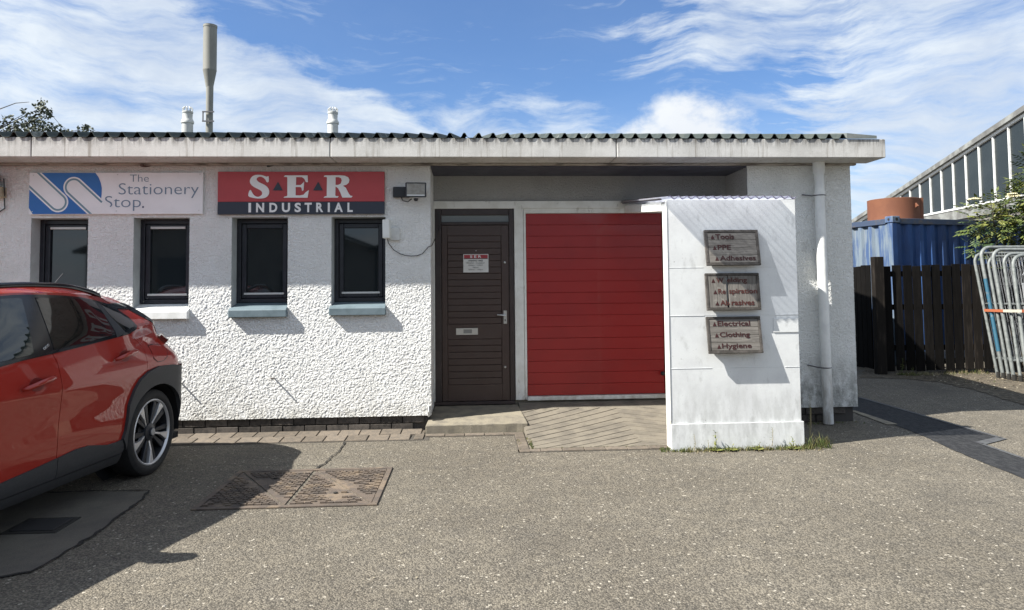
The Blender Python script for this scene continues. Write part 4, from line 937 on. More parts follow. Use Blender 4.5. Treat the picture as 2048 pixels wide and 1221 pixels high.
def panel(name, poly, m_, parent, off=0., sd=1, th=.012, grid=.045, gap=0., root=None):
    P = [(max(min(wu(u), umax(wz(u, z))-.002), umin(wz(u, z))+.002), wz(u, z)) for u, z in poly]
    if gap: P = inset(P, gap)
    Q = []
    for i, p in enumerate(P):
        q = P[(i+1) % len(P)]; n_ = max(1, int(math.hypot(q[0]-p[0], q[1]-p[1])/grid+.5))
        Q += [Vector((p[0]+(q[0]-p[0])*k/n_, p[1]+(q[1]-p[1])*k/n_)) for k in range(n_)]
    def inside(x, y):
        c_ = False
        for i in range(len(P)):
            (x0, y0), (x1, y1) = P[i], P[i-1]
            if (y0 > y) != (y1 > y) and x < (x1-x0)*(y-y0)/(y1-y0)+x0: c_ = not c_
        return c_
    us = [p[0] for p in P]; zs = [p[1] for p in P]; G = []
    v = math.floor(min(us)/grid)*grid+grid/2
    while v < max(us):
        y = math.floor(min(zs)/grid)*grid+grid/2
        while y < max(zs):
            if inside(v, y) and all((v-q.x)**2+(y-q.y)**2 > (grid*.45)**2 for q in Q): G.append(Vector((v, y)))
            y += grid
        v += grid
    nq_ = len(Q); res = mathutils.geometry.delaunay_2d_cdt(Q+G, [(i, (i+1) % nq_) for i in range(nq_)], [], 1, 1e-5)
    bm_ = bmesh.new(); bv = [bm_.verts.new((p.x, p.y, 0)) for p in res[0]]
    for f in res[2]:
        cx_ = sum(res[0][i].x for i in f)/len(f); cy_ = sum(res[0][i].y for i in f)/len(f)
        if inside(cx_, cy_):
            try: bm_.faces.new([bv[i] for i in f])
            except ValueError: pass
    for v_ in [v_ for v_ in bm_.verts if not v_.link_faces]: bm_.verts.remove(v_)
    bm_.normal_update()
    bm_.faces.ensure_lookup_table()
    if bm_.faces[0].normal.z < 0: bmesh.ops.reverse_faces(bm_, faces=bm_.faces[:])
    bm_.verts.ensure_lookup_table()
    bm_.verts.index_update(); uv = [(v.co.x, v.co.y) for v in bm_.verts]; bnd = [e for e in bm_.edges if e.is_boundary]
    co = []; no = []
    for u, z in uv:
        p = spt(u, z, sd, off); q = spt(u, z, sd, off+.01) if off else spt(u, z, sd, .01)
        n = (q-p); co.append(p); no.append(n.normalized() if n.length > 1e-7 else Vector((0, -sd, 0)))
    vid = {v: i for i, v in enumerate(bm_.verts)}
    faces = []; fn = []
    for f in bm_.faces:
        ids = [vid[v] for v in f.verts]; ids = ids if sd == 1 else ids[::-1]; faces.append(ids); fn.append(None)
    k = len(co); co2 = [p-n*th for p, n in zip(co, no)]
    for e in bnd:
        lf = e.link_faces[0]; vs_ = [vid[v] for v in lf.verts]; i, j = vid[e.verts[0]], vid[e.verts[1]]
        ia, ib = vs_.index(i), vs_.index(j)
        if (ia+1) % len(vs_) != ib: i, j = j, i
        q = [j, i, k+i, k+j]; faces.append(q if sd == 1 else q[::-1]); fn.append(1)
    bm_.free(); allco = co+co2
    me = bpy.data.meshes.new(name); me.from_pydata([tuple(p) for p in allco], [], faces); me.materials.append(m_)
    me.polygons.foreach_set('use_smooth', [True]*len(me.polygons)); me.update()
    ln = []
    for pi, pl in enumerate(me.polygons):
        if fn[pi]: ln += [tuple(pl.normal)]*pl.loop_total
        else: ln += [tuple(no[me.loops[li].vertex_index]) for li in pl.loop_indices]
    me.normals_split_custom_set(ln)
    o = bpy.data.objects.new(name, me); col.objects.link(o); o.parent = parent; return o

m_paint = mat('red_car_paint', (.30, .014, .006), .5, 0., coat=1., spec=.2)
m_clad = mat('charcoal_cladding', (.028, .030, .034), .6, c2=(.034, .036, .04), vs=60, coords='obj')
m_glossb = mat('gloss_black', (.010, .011, .014), .12, spec=.5)
m_tint = mat('tinted_glass', (.006, .008, .009), .02, spec=.8)
m_tint2 = mat('front_glass', (.020, .026, .024), .02, spec=.8)
m_shell = mat('underbody_black', (.006, .006, .007), .9)
m_lamp = mat('tail_lamp_red', (.10, .012, .012), .12, coat=.6)
m_tyre = mat('tyre_rubber', (.012, .012, .013), .75, c2=(.018, .018, .018), vs=30, coords='obj')
m_rimb = mat('machined_alloy', (.62, .62, .63), .35, .6); m_rimd = mat('dark_alloy', (.035, .038, .045), .4, .5)
CC = Vector((-3.489, 6.173, 0)); AL = R(83.5)
car = empty('parked_car', CC, AL, 'red compact SUV with black cladding parked tail-in at the left edge', 'car')
AR = .392; ZW = .345; FW = -2.68
def arcp(cx, r, a0, a1, n=16): return [(cx+r*math.cos(R(a0+(a1-a0)*k/n)), ZW+r*math.sin(R(a0+(a1-a0)*k/n))) for k in range(n+1)]
archo = [(-.437, .379), (-.41, .434), (-.385, .553), (-.376, .62), (-.32, .731), (-.261, .804), (-.159, .856), (-.017, .882), (.189, .871), (.30, .855)]
seamF = [(-1.131, 1.090), (-1.105, 1.026), (-1.099, .961), (-1.095, .881), (-1.092, .844), (-1.086, .714), (-1.095, .576), (-1.102, .408), (-1.103, .30)]
rseam = [(-.277, 1.163), (-.24, 1.135), (-.185, 1.10), (-.144, 1.060), (-.134, 1.017), (-.148, .969), (-.16, .857)]
dlo_low = [(-2.30, 1.03), (-1.95, 1.02), (-1.565, 1.052), (-1.368, 1.073), (-1.154, 1.089), (-.909, 1.110), (-.583, 1.140), (-.271, 1.174), (-.147, 1.198), (-.113, 1.216)]
dlo_top = [(-.102, 1.293), (-.165, 1.363), (-.222, 1.400), (-.398, 1.436), (-.552, 1.461), (-.745, 1.477), (-1.008, 1.487), (-1.169, 1.487), (-1.321, 1.479), (-1.55, 1.435), (-1.8, 1.345), (-2.1, 1.175)]
def topz(u): return zr(min(wu(u), .44))
for sd in (1, -1):
    top = [(-3.2+k*.09, topz(-3.2+k*.09)-.004) for k in range(0, 43)]
    # inner dark shell, full side
    sh = [(UM(.20)-.002, .20)]+[(UM(z)-.002, z) for z in (.3, .4, .5, .6, .7, .8, .9, 1., 1.1, 1.2, 1.3, 1.38)]+top[::-1]+[(UN(z)+.002, z) for z in (.85, .7, .5, .35, .2)]
    sh += [(FW-AR-.02, .2)]+[(FW-(AR+.02)*math.cos(R(a)), ZW+(AR+.02)*math.sin(R(a))) for a in range(0, 181, 12)]+[(FW+AR+.02, .2), (-AR-.02, .2)]+[(-(AR+.02)*math.cos(R(a)), ZW+(AR+.02)*math.sin(R(a))) for a in range(0, 181, 12)]+[(AR+.02, .2)]
    panel('inner_shell', sh, m_shell, car, -.014, sd, th=.02, grid=.09)
    bl = [p for p in dlo_low]
    rear_door = seamF[::-1]+[(-1.129, 1.10)]+[(-.909, 1.113), (-.583, 1.143), (-.277, 1.170)]+rseam[1:]+archo[:6][::-1][0:6]+[(-.44, .30)]
    d2 = panel('door', rear_door, m_paint, car, 0, sd, gap=.0028)
    front_door = seamF+[(-2.16, .30), (-2.22, .6), (-2.22, .9), (-2.20, 1.02)]+[(-1.95, 1.02), (-1.565, 1.055), (-1.368, 1.076), (-1.154, 1.093)]
    d1 = panel('door', front_door, m_paint, car, 0, sd, gap=.0028)
    fender = [(-2.22, .32), (-2.265, .6), (-2.235, .9), (-2.215, 1.04), (-2.35, 1.06)]+[(s, topz(s)-.004) for s in (-2.5, -2.7, -2.9, -3.05, -3.2)]+[(-3.45, .87), (UN(.8)+.002, .8), (UN(.62)+.002, .62), (-3.28, .60)]+[(FW-.46*math.cos(R(a)), ZW+.50*math.sin(R(a))) for a in range(10, 170, 14)]
    panel('front_wing', fender[::-1], m_paint, car, 0, sd, gap=.002)
    quarter = [(-.277, 1.170)]+rseam[1:]+[(-.10, .868)]+archo[7:]+[(.42, .80), (.60, .775), (UM(.76)-.003, .76), (UM(.9)-.003, .9), (UM(1.0)-.003, 1.0), (.62, 1.075), (.40, 1.11), (.30, 1.135), (.237, 1.2), (.166, 1.262), (.097, 1.348), (-.165, 1.358), (-.10, 1.293), (-.111, 1.216), (-.147, 1.196)]
    q_ = panel('rear_quarter', quarter, m_paint, car, 0, sd, gap=.002)
    cant = dlo_top[2:]+[(-2.33, 1.075)]+[(s, topz(s)-.001) for s in [-2.2+.1*k for k in range(0, 27)]]+[(UM(1.4)-.005, 1.394), (.30, 1.398), (.061, 1.404)]
    panel('roof_side', cant, m_paint, car, 0, sd)
    dlo = dlo_low+dlo_top
    panel('window_surround', dlo, m_glossb, car, .004, sd, th=.018)
    gar = [(-.224, 1.402), (.061, 1.405), (.30, 1.398), (UM(1.38)-.003, 1.385), (UM(1.25)-.003, 1.25), (UM(1.13)-.003, 1.13), (.42, 1.115), (.30, 1.14), (.240, 1.2), (.166, 1.262), (.097, 1.350), (-.165, 1.361)]
    gp = panel('tailgate_glass', gar, m_glossb, car, .003, sd, th=.02)
    fg = [(-1.321, 1.460), (-1.16, 1.464), (-1.131, 1.458), (-1.285, 1.101), (-1.56, 1.078), (-1.93, 1.045), (-1.93, 1.26), (-1.75, 1.355), (-1.55, 1.418)]
    panel('front_window', fg, m_tint2, car, .0075, sd, th=.006)
    rg = [(-1.008, 1.464), (-.761, 1.455), (-.555, 1.438), (-.415, 1.413), (-.44, 1.316), (-.520, 1.168), (-.811, 1.137), (-1.110, 1.116)]
    panel('rear_window', rg, m_tint, car, .0075, sd, th=.006)
    qg = [(-.365, 1.404), (-.284, 1.387), (-.226, 1.363), (-.168, 1.30), (-.142, 1.240), (-.189, 1.214), (-.351, 1.195), (-.378, 1.31)]
    panel('quarter_window', qg, m_tint, car, .0075, sd, th=.006)
    panel('weather_strip', [(-.47, 1.150), (-.42, 1.415), (-.372, 1.404), (-.385, 1.31), (-.36, 1.180)], m_clad, car, .008, sd, th=.006)
    # cladding
    clad_r = [(-1.100, .393), (-.93, .413), (-.803, .410), (-.597, .370), (-.502, .369), (-.44, .376), (-.405, .30), (-.42, .275), (-1.100, .262)]
    clad_f = [(-1.106, .393), (-1.106, .262), (-2.23, .255), (-2.23, .38), (-1.9, .375), (-1.551, .352), (-1.305, .373)]
    panel('door_cladding', clad_r, m_clad, d2, .012, sd, th=.02); panel('door_cladding', clad_f, m_clad, d1, .012, sd, th=.02)
    panel('sill', [(-.40, .262), (-.40, .19), (-2.26, .17), (-2.26, .24), (-1.1, .25)], m_clad, car, .004, sd, th=.03)
    wa = archo+[(.40, .84), (.43, .80), (.455, .72), (.47, .60), (.47, .45), (.45, .33), (.40, .27), (AR*.98, .27)]+arcp(0, AR, -8, 188, 22)
    # cladding bands wrap the arch
    panel('wheel_arch', wa[::-1], m_clad, car, .022, sd, th=.034, grid=.04)
    bp = [(.44, .782), (.60, .768), (UM(.75)-.003, .75), (UM(.6)-.003, .6), (UM(.4)-.003, .4), (UM(.26)-.003, .26), (.46, .26), (.485, .45), (.485, .6), (.47, .72)]
    panel('rear_bumper', bp[::-1], m_clad, car, .010, sd, th=.02)
    waf = [(FW-(AR+.075)*math.cos(R(a)), ZW+(AR+.10)*math.sin(R(a))) for a in range(-5, 186, 10)]+[(FW+AR*math.cos(R(a)), ZW+AR*math.sin(R(a))) for a in range(-5, 186, 10)]
    panel('wheel_arch', waf, m_clad, car, .022, sd, th=.034, grid=.04)
    panel('front_bumper', [(FW-.49, .60), (UN(.6)+.003, .6), (UN(.4)+.003, .4), (UN(.25)+.003, .25), (FW-.46, .25)], m_clad, car, .006, sd, th=.02)
    panel('headlamp', [(-3.42, .86), (-3.62, .84), (-3.62, .76), (-3.45, .74), (-3.32, .80)], mat('headlamp_clear', (.35, .36, .38), .08, .4), car, .008, sd, th=.01)
    # fuel flap, tail lamp, handles
    if sd == 1:
        fl = [(-.03, 1.049), (.066, 1.053), (.160, 1.041), (.195, 1.005), (.142, .954), (.067, .923), (-.02, .922), (-.052, .951), (-.040, 1.002)]
        fz = panel('fuel_flap_gap', inset(fl, -.0065), m_shell, q_, .0008, sd, th=.004); panel('fuel_flap', fl, m_paint, q_, .0035, sd, th=.003)
    tl_ = [(.235, 1.100), (.30, 1.112), (.40, 1.098), (.60, 1.075), (.60, 1.045), (.40, 1.038), (.285, 1.043), (.25, 1.072)]
    panel('tail_lamp', tl_, m_lamp, car, .040, sd, th=.05, grid=.04)
    panel('tail_lamp_lower', [(.36, .86), (.36, .80), (.55, .785), (.60, .84), (.45, .87)], m_lamp, car, .022, sd, th=.02)
    for hx, hz, d_ in ((-.425, 1.010, d2), (-1.315, .916, d1)):
        rec_=0
        rec = [(hx+.062*math.cos(a)+.01, hz-.004+.044*math.sin(a)) for a in [2*math.pi*k/20 for k in range(20)]]
        panel('handle_recess_shade', rec, mat('recess_shade_red', (.16, .008, .006), .35, .2), d_, .0012, sd, th=.003, grid=.03)  # flat disc in darker red: shade of the handle hollow put into the colour
        hx, hz = wu(hx), wz(hx, hz)
        A_ = [spt(hx-.135, hz-.022, sd, .012), spt(hx-.115, hz-.018, sd, .034), spt(hx-.02, hz-.002, sd, .042), spt(hx+.10, hz+.014, sd, .040), spt(hx+.135, hz+.018, sd, .028), spt(hx+.142, hz+.018, sd, .008)]
        MB().tube(A_, [.010, .015, .017, .018, .015, .010], 10).build('handle', m_paint, d_, local=True, smooth='all')
    # roof rail
    A_ = []
    for k in range(22):
        s = -1.95+k*(1.72/21); e_ = min((s+1.95)/.3, (-.23-s)/.45, 1); e_ = max(0, e_)**.6
        A_.append(Vector((s, -(wr(s)-.035)*sd, zr(s)+.016+.036*e_)))
    MB().tube([A_[0]+Vector((-.03, 0, -.02))]+A_+[A_[-1]+Vector((.03, 0, -.02))], [.012]+[.021]*22+[.012], 8).build('roof_rail', m_glossb, car, local=True, smooth='all')
    # mirror
    mm = MB(); c_ = Vector((-2.22, -.985*sd, 1.10))
    mm.lathe([(0, -.075), (.055, -.07), (.088, -.03), (.092, .02), (.075, .06), (0, .065)], (0, 0, 0), 16, 'x')
    mm.v = [(c_.x+x*.9, c_.y+y*1.5, c_.z+z*.95) for x, y, z in mm.v]; mi_ = mm.build('door_mirror', m_paint, car, local=True, smooth='all')
    MB().tube([spt(-2.12, 1.02, sd), (-2.14, -.97*sd, 1.06)], .024, 8).build('mirror_arm', m_glossb, mi_, local=True)
for k_, (eu, ez) in enumerate(((-1.185, 1.128), (-1.165, 1.136), (-1.142, 1.146))):
    c_ = spt(wu(eu), wz(eu, ez), 1, .0085); MB().tube([c_+Vector((.008*math.cos(a), 0, .008*math.sin(a))) for a in [q*.785 for q in range(8)]], .0018, 5, close=True).build('pillar_emblem', mat('chrome', (.6, .6, .6), .2, .9), car, local=True)
# top surfaces
def topsurf(name, s0, s1, m_, dz=0., crown=.078, lift=1.):
    vs = []; fs = []; ns = max(4, int((s1-s0)/.06)); nt = 24
    for i in range(ns+1):
        u = s0+(s1-s0)*i/ns; zz_ = zr(min(u, .44)); s, w_ = surf(u, zz_)
        cr = crown*ss((umax(zz_)-u)/.35)*ss((u-umin(zz_))/.6+.02)
        for j in range(nt+1):
            t_ = -1+2*j/nt; vs.append((s, t_*w_, zz_-.004+dz+cr*(1-abs(t_)**2.6)))
    for i in range(ns):
        for j in range(nt): fs.append((i*(nt+1)+j, (i+1)*(nt+1)+j, (i+1)*(nt+1)+j+1, i*(nt+1)+j+1))
    return MB().add(vs, fs).build(name, m_, car, local=True, smooth='all')
topsurf('bonnet', umin(.7)+.05, wu(-2.34), m_paint, crown=.06); topsurf('windscreen', wu(-2.34), wu(-1.60), m_tint); topsurf('roof', wu(-1.60), umax(1.39)-.002, m_paint)
MB().box(-3.2, .55, -.80, .80, .19, .24).build('floor_pan', m_shell, car, local=True)
MB().tube([(-.62, -.0, 1.56), (-.30, 0, 1.79)], [.006, .003], 6).build('aerial', m_blackp, car, local=True) if False else None
MB().tube([(-.20, -.10, 1.50), (-.02, -.10, 1.655)], [.006, .0035], 6).build('aerial', m_blackp, car, local=True)
for sd in (1, -1):                             # arch liners
    for cx in (0, FW-.102):
        vs = []; fs = []
        for k in range(19):
            a = R(-8+196*k/18)
            for y in (.885, .60): vs.append((cx+(AR+.008)*math.cos(a), -y*sd, ZW+(AR+.008)*math.sin(a)))
        for k in range(18): fs.append((2*k, 2*k+1, 2*k+3, 2*k+2))
        MB().add(vs, fs).lathe([(0, .0), (AR+.008, .0)], (cx, -.60*sd, ZW), 24, 'y').build('arch_liner', m_shell, car, local=True)
def wheel():
    t = bpy.data.objects.new('wheel', None); col.objects.link(t); t.parent = car; t.empty_display_size = .1
    Rt = .347; rr_ = .262
    MB().lathe([(rr_-.012, .20), (rr_+.012, .212), (Rt-.03, .218), (Rt-.008, .200), (Rt, .17), (Rt, .05), (Rt-.008, .015), (Rt-.028, .0), (rr_+.03, -.004), (rr_+.006, .006), (rr_, .016)], (0, 0, 0), 56, 'y').build('tyre', m_tyre, t, local=True, smooth=True)
    MB().lathe([(rr_-.002, .02), (rr_+.004, .008), (rr_-.004, .004), (rr_-.012, .010), (rr_-.016, .022)], (0, 0, 0), 56, 'y').build('rim_lip', m_rimb, t, local=True, smooth=True)
    MB().lathe([(rr_-.012, .018), (rr_-.022, .05), (rr_-.035, .19), (0, .19)], (0, 0, 0), 48, 'y').lathe([(0, .055), (.13, .055), (.13, .07), (0, .07)], (0, 0, 0), 32, 'y').build('rim_barrel', mat('barrel_dark', (.02, .021, .024), .5, .3), t, local=True, smooth=True)
    q = lambda r, a, y: (r*math.cos(a), y, r*math.sin(a))
    for k in range(5):
        a = R(-17+72*k); mb = MB()
        A0 = [(.048, -.16), (.048, .16), (.150, .075), (rr_-.012, .12), (rr_-.012, -.145), (.150, -.045)]
        f_ = [q(r, a+o_, .030-.018*min(1, r/.25)**1 + (.012 if r < .1 else 0)) for r, o_ in A0]; b_ = [(x, y+.03, z) for x, y, z in f_]
        n = len(f_); mb.add(f_+b_, [tuple(range(n-1, -1, -1)), tuple(range(n, 2*n))]+[(i, (i+1) % n, (i+1) % n+n, i+n) for i in range(n)]); mb.build('spoke', m_rimb, t, local=True, bevel=.002)
        for o_, w_ in ((.30, .085), (-.36, .10)):
            A1 = [(.05, o_*.9-.22), (.05, o_*.9+.22), (rr_-.014, o_+w_), (rr_-.014, o_-w_)]
            f_ = [q(r, a+oo, .036-.010*min(1, r/.25)) for r, oo in A1]; b_ = [(x, y+.03, z) for x, y, z in f_]; n = 4
            MB().add(f_+b_, [(3, 2, 1, 0), (4, 5, 6, 7)]+[(i, (i+1) % n, (i+1) % n+n, i+n) for i in range(n)]).build('dark_spoke', m_rimd, t, local=True, bevel=.004)
        p = q(.062, a+R(36), .030); MB().lathe([(0, -.004), (.008, -.003), (.010, .004), (.010, .02)], p, 8, 'y').build('wheel_bolt', m_rimb, t, local=True)
    MB().lathe([(0, .0), (.026, .001), (.034, .006), (.036, .016), (.070, .026), (.076, .05)], (0, 0, 0), 28, 'y').build('hub', m_rimd, t, local=True, smooth=True)
    MB().lathe([(0, -.002), (.027, -.001), (.029, .004)], (0, 0, 0), 24, 'y').build('hub_cap', mat('hub_grey', (.36, .37, .38), .35, .4), t, local=True, smooth=True)
    return t
w0 = wheel(); w0.location = (0, -.885, ZW)
for loc, rz_ in (((FW-.102, -.885, ZW), 0), ((0, .885, ZW), math.pi), ((FW-.102, .885, ZW), math.pi)):
    c_ = copy_tree(w0, car); c_.location = loc; c_.rotation_euler = (0, 0, rz_)
# ------------------------------------------------------------------ fence
m_fb = mat('dark_fence_board', (.0040, .0036, .0034), .9, c2=(.008, .007, .0063), vs=6, stretch=(6, 6, .6), rnd=.35, fine=.12, bump=(30, .4, .004), dirt=((.030, .027, .022), 5., .66, .78, .6, (3, 3, .4)), spec=.12)
m_fp = mat('fence_post', (.012, .010, .0085), .85, spec=.15, c2=(.040, .033, .027), vs=4, vlo=.5, vhi=.75, stretch=(5, 5, .6), fine=.1)
fen = empty('timber_fence', (6.72, 11.4, 0), label='dark stained close-boarded timber fence at the back of the side yard', cat='fence')
fb = MB().box(0, .142, 0, .018, .06, 1.79).build('board', m_fb, fen, bevel=.003, local=True)
x = 6.835; k = 0; gaps = {0: .022, 1: .014, 3: .016, 5: .020, 9: .008, 13: .018, 15: .012}
while x < 10.8:
    y = 11.40-(x-6.7)*.075; z = random.uniform(-.02, .012)
    c_ = piece(fb, fen, (x, y, z), (random.uniform(-.006, .006), random.uniform(-.008, .012)-.006, -.075)); x += .148+gaps.get(k, .004)+random.uniform(0, .004); k += 1
    if k in (9, 10): c_.data = c_.data.copy(); c_.data.materials[0] = m_fp
for k in range(24): piece(fb, fen, (6.70+.045*k*.15+.00, 11.52+k*.155, random.uniform(-.015, .015)), (0, 0, R(88)))
bpy.data.objects.remove(fb)
MB().box(6.64, 6.80, 11.30, 11.42, 0, 1.93).build('post', m_fp, fen, bevel=.006)
MB().box(8.75, 8.87, 11.28, 11.38, 0, 1.75).build('post', m_fp, fen, bevel=.006)
for z in (.38, 1.05, 1.60): MB().prism([(6.8, 11.425, z), (10.8, 11.125, z), (10.8, 11.125, z+.09), (6.8, 11.425, z+.09)], (0, .04, 0)).build('rail', m_fb, fen)

# ------------------------------------------------------------------ container
m_cont = mat('blue_container', (.022, .075, .225), .55, c2=(.016, .050, .150), vs=2.5, stretch=(1, 1, .35), fine=.06, dirt=((.085, .10, .12), 3.5, .60, .76, .35, (1.6, 1.6, .3)))
m_cont2 = mat('weathered_container_end', (.14, .18, .22), .7, c2=(.04, .08, .18), vs=4, vlo=.42, vhi=.62, stretch=(2.2, 2.2, .35), fine=.08, dirt=((.25, .26, .26), 6., .55, .7, .5, (2, 2, .3)))
m_contr = mat('container_rail', (.035, .055, .10), .65, c2=(.085, .075, .07), vs=5, vlo=.5, vhi=.7)
CZ, CL, CW_ = 2.70, 6.06, 2.44; ca = R(14.5)
con = empty('shipping_container', (7.62, 12.35, 0), ca, 'weathered blue corrugated shipping container behind the dark fence', 'container')
def corr(name, L, pitch, dep, m_, fn):
    vs = []; x = .12
    while x+pitch <= L-.12+1e-6:
        for a, d in ((0, 0), (.30, 0), (.46, 1), (.80, 1)): vs.append((x+a*pitch, d*dep))
        x += pitch
    vs.append((x, 0)); vs.append((L-.10, 0)); n = len(vs); V = [fn(u, d, z) for z in (.25, CZ-.13) for u, d in vs]
    o = MB().add(V, [(i, i+1, n+i+1, n+i) for i in range(n-1)]).build(name, m_, con, local=True); return o
corr('long_side', CL, .268, .058, m_cont, lambda u, d, z: (u, .02+d, z))
corr('end_wall', CW_, .248, .042, m_cont2, lambda u, d, z: (.02+d, CW_-u, z))
MB().box(.10, CL-.1, CW_-.04, CW_-.02, .25, CZ-.13).box(CL-.04, CL-.02, .1, CW_-.1, .25, CZ-.13).build('far_walls', m_cont, con, local=True)
MB().box(.1, CL-.1, .05, CW_-.05, CZ-.06, CZ-.045).build('roof', m_contr, con, local=True)
MB().box(.17, CL-.17, -.0, .07, CZ-.135, CZ-.035).box(0, .07, .17, CW_-.17, CZ-.135, CZ-.035).box(.17, CL-.17, 0, .09, .10, .25).box(0, .09, .17, CW_-.17, .10, .25).build('side_rail', m_contr, con, local=True, bevel=.004)
for k in range(7): MB().box(.0715, .085, .30+k*.29, .42+k*.29, CZ-.20, CZ-.136).build('end_bracket', m_crack, con, local=True)
MB().box(-.004, .11, .0, .11, .1, CZ-.12).build('corner_post', m_cont, con, local=True, bevel=.01)
MB().box(-.008, -.0045, .0, .108, .12, CZ-.125).build('corner_post_face', m_cont2, con, local=True)
for cx in (0, CL-.16):
    for cy in (0, CW_-.16):
        for cz in (.02, CZ-.115): MB().box(cx-.012, cx+.165, cy-.012, cy+.165, cz, cz+.118).build('corner_casting', m_cont2, con, local=True, bevel=.008)
for fn_ in (lambda a, b: [(a, -.0145, b)], ):
    MB().lathe([(0, -.001), (.030, -.001), (.030, .002)], (.085, -.0135, CZ-.055), 12, 'y').lathe([(0, -.001), (.024, -.001), (.024, .002)], (-.0135, .075, CZ-.055), 12, 'x').build('casting_hole', m_crack, con, local=True)
# round tank on top
m_or = mat('orange_brown_tank', (.175, .066, .032), .8, c2=(.145, .053, .027), vs=2.5, fine=.06, dirt=((.20, .09, .05), 6., .6, .75, .5, (1, 1, .4)))
tx, ty = 8.33, 13.45
tk = empty('round_tank', (tx, ty, CZ-.045), label='rust-orange round steel tank standing on the blue container', cat='tank')
MB().lathe([(.465, CZ-.045), (.465, 3.10), (.468, 3.12), (.455, 3.125), (.44, 3.10), (.44, CZ)], (tx, ty, 0), 48).build('shell', m_or, tk, smooth=True)
MB().lathe([(0, 3.05), (.44, 3.05)], (tx, ty, 0), 32).build('lid', m_or, tk)
def cyl(a, r=.47): return tx+r*math.cos(a), ty+r*math.sin(a)
xa_, ya_ = cyl(R(-38)); MB().box(xa_-.03, xa_+.03, ya_-.03, ya_+.01, CZ, 3.13).build('seam_bar', m_or, tk)
xa_, ya_ = cyl(R(-68)); MB().prism([(xa_-.015, ya_+.01, 3.02), (xa_-.015, ya_-.07, 2.95), (xa_-.015, ya_+.01, 2.92)], (.03, 0, 0)).build('lug', m_or, tk)

# ------------------------------------------------------------------ workshop with sloping clerestory, right
m_verge = mat('grey_verge', (.13, .13, .125), .85, c2=(.24, .25, .24), vs=2.2, fine=.1, dirt=((.10, .10, .095), 2.2, .5, .66, .8, (1, 1, 1)))
m_clg = mat('clerestory_glass', (.014, .020, .022), .25, spec=.4, c2=(.020, .027, .029), vs=1.2)
m_wt = mat('white_glazing_bar', (.72, .73, .72), .5, c2=(.55, .55, .53), vs=8, vlo=.5, vhi=.7)
wk = empty('workshop', (14.2, 20, 0), label='large workshop with sloping verge and tall dark clerestory windows behind the container', cat='building')
wd = Vector((14.5-13.8, 21.7-17.2, 0)).normalized(); wn = Vector((-wd.y, wd.x, 0)); O = Vector((13.8, 17.2, 0))
def wp(u, z, d=0): p = O+wd*u+wn*d; return (p.x, p.y, z)
zt_ = lambda u: 5.46-.160*u
def wslab(name, u0_, u1_, z00, z01, z10, z11, d0, d1, m_):
    return MB().hexa([wp(u0_, z00, d0), wp(u1_, z10, d0), wp(u1_, z10, d1), wp(u0_, z00, d1)], [wp(u0_, z01, d0), wp(u1_, z11, d0), wp(u1_, z11, d1), wp(u0_, z01, d1)]).build(name, m_, wk)
us0, us1, ZSL = -5.2, 11.2, 3.60
wslab('verge', us0, 16, zt_(us0)+.06, zt_(us0)+.20, zt_(16)+.06, zt_(16)+.20, .14, -.1, m_verge)
wslab('verge_trim', us0, us1, zt_(us0)-.02, zt_(us0)+.055, zt_(us1)-.02, zt_(us1)+.055, .06, -.05, m_wt)
MB().add([wp(us0, zt_(us0)+.12, -.1), wp(16, zt_(16)+.12, -.1), (wp(16, 0)[0]+14, wp(16, 0)[1]-2, zt_(16)+.12), (wp(us0, 0)[0]+14, wp(us0, 0)[1]-2, zt_(us0)+.12)], [(0, 1, 2, 3)]).build('roof', m_roof, wk)
wslab('sill_band', us0, 11.5, ZSL-.30, ZSL-.02, ZSL-.30, ZSL-.02, .07, -.05, m_verge); wslab('sill_trim', us0, 11.3, ZSL-.018, ZSL+.035, ZSL-.018, ZSL+.035, .09, -.05, m_wt)
wslab('wall', us0, 16, 0, ZSL-.31, 0, ZSL-.31, 0, -.2, mat('workshop_wall', (.20, .19, .175), .9, c2=(.15, .14, .13), vs=2)); wslab('wall', 11.3, 16, 2.6, zt_(11.3)+.05, 2.6, zt_(16)+.05, -.02, -.2, m_verge)
ub = .62; n = -8
uvals = [.01+k*.69 for k in range(-7, 17)]
for a_, b_ in zip(uvals, uvals[1:]):
    if zt_(b_) < ZSL+.08: break
    wslab('pane', a_+.02, b_-.02, ZSL+.03, zt_(a_)-.02, ZSL+.03, zt_(b_)-.02, .0, -.02, m_clg)
    wslab('glazing_bar', a_-.016, a_+.016, ZSL+.036, zt_(a_)-.02, ZSL+.036, zt_(a_)-.03, .045, -.02, m_wt)

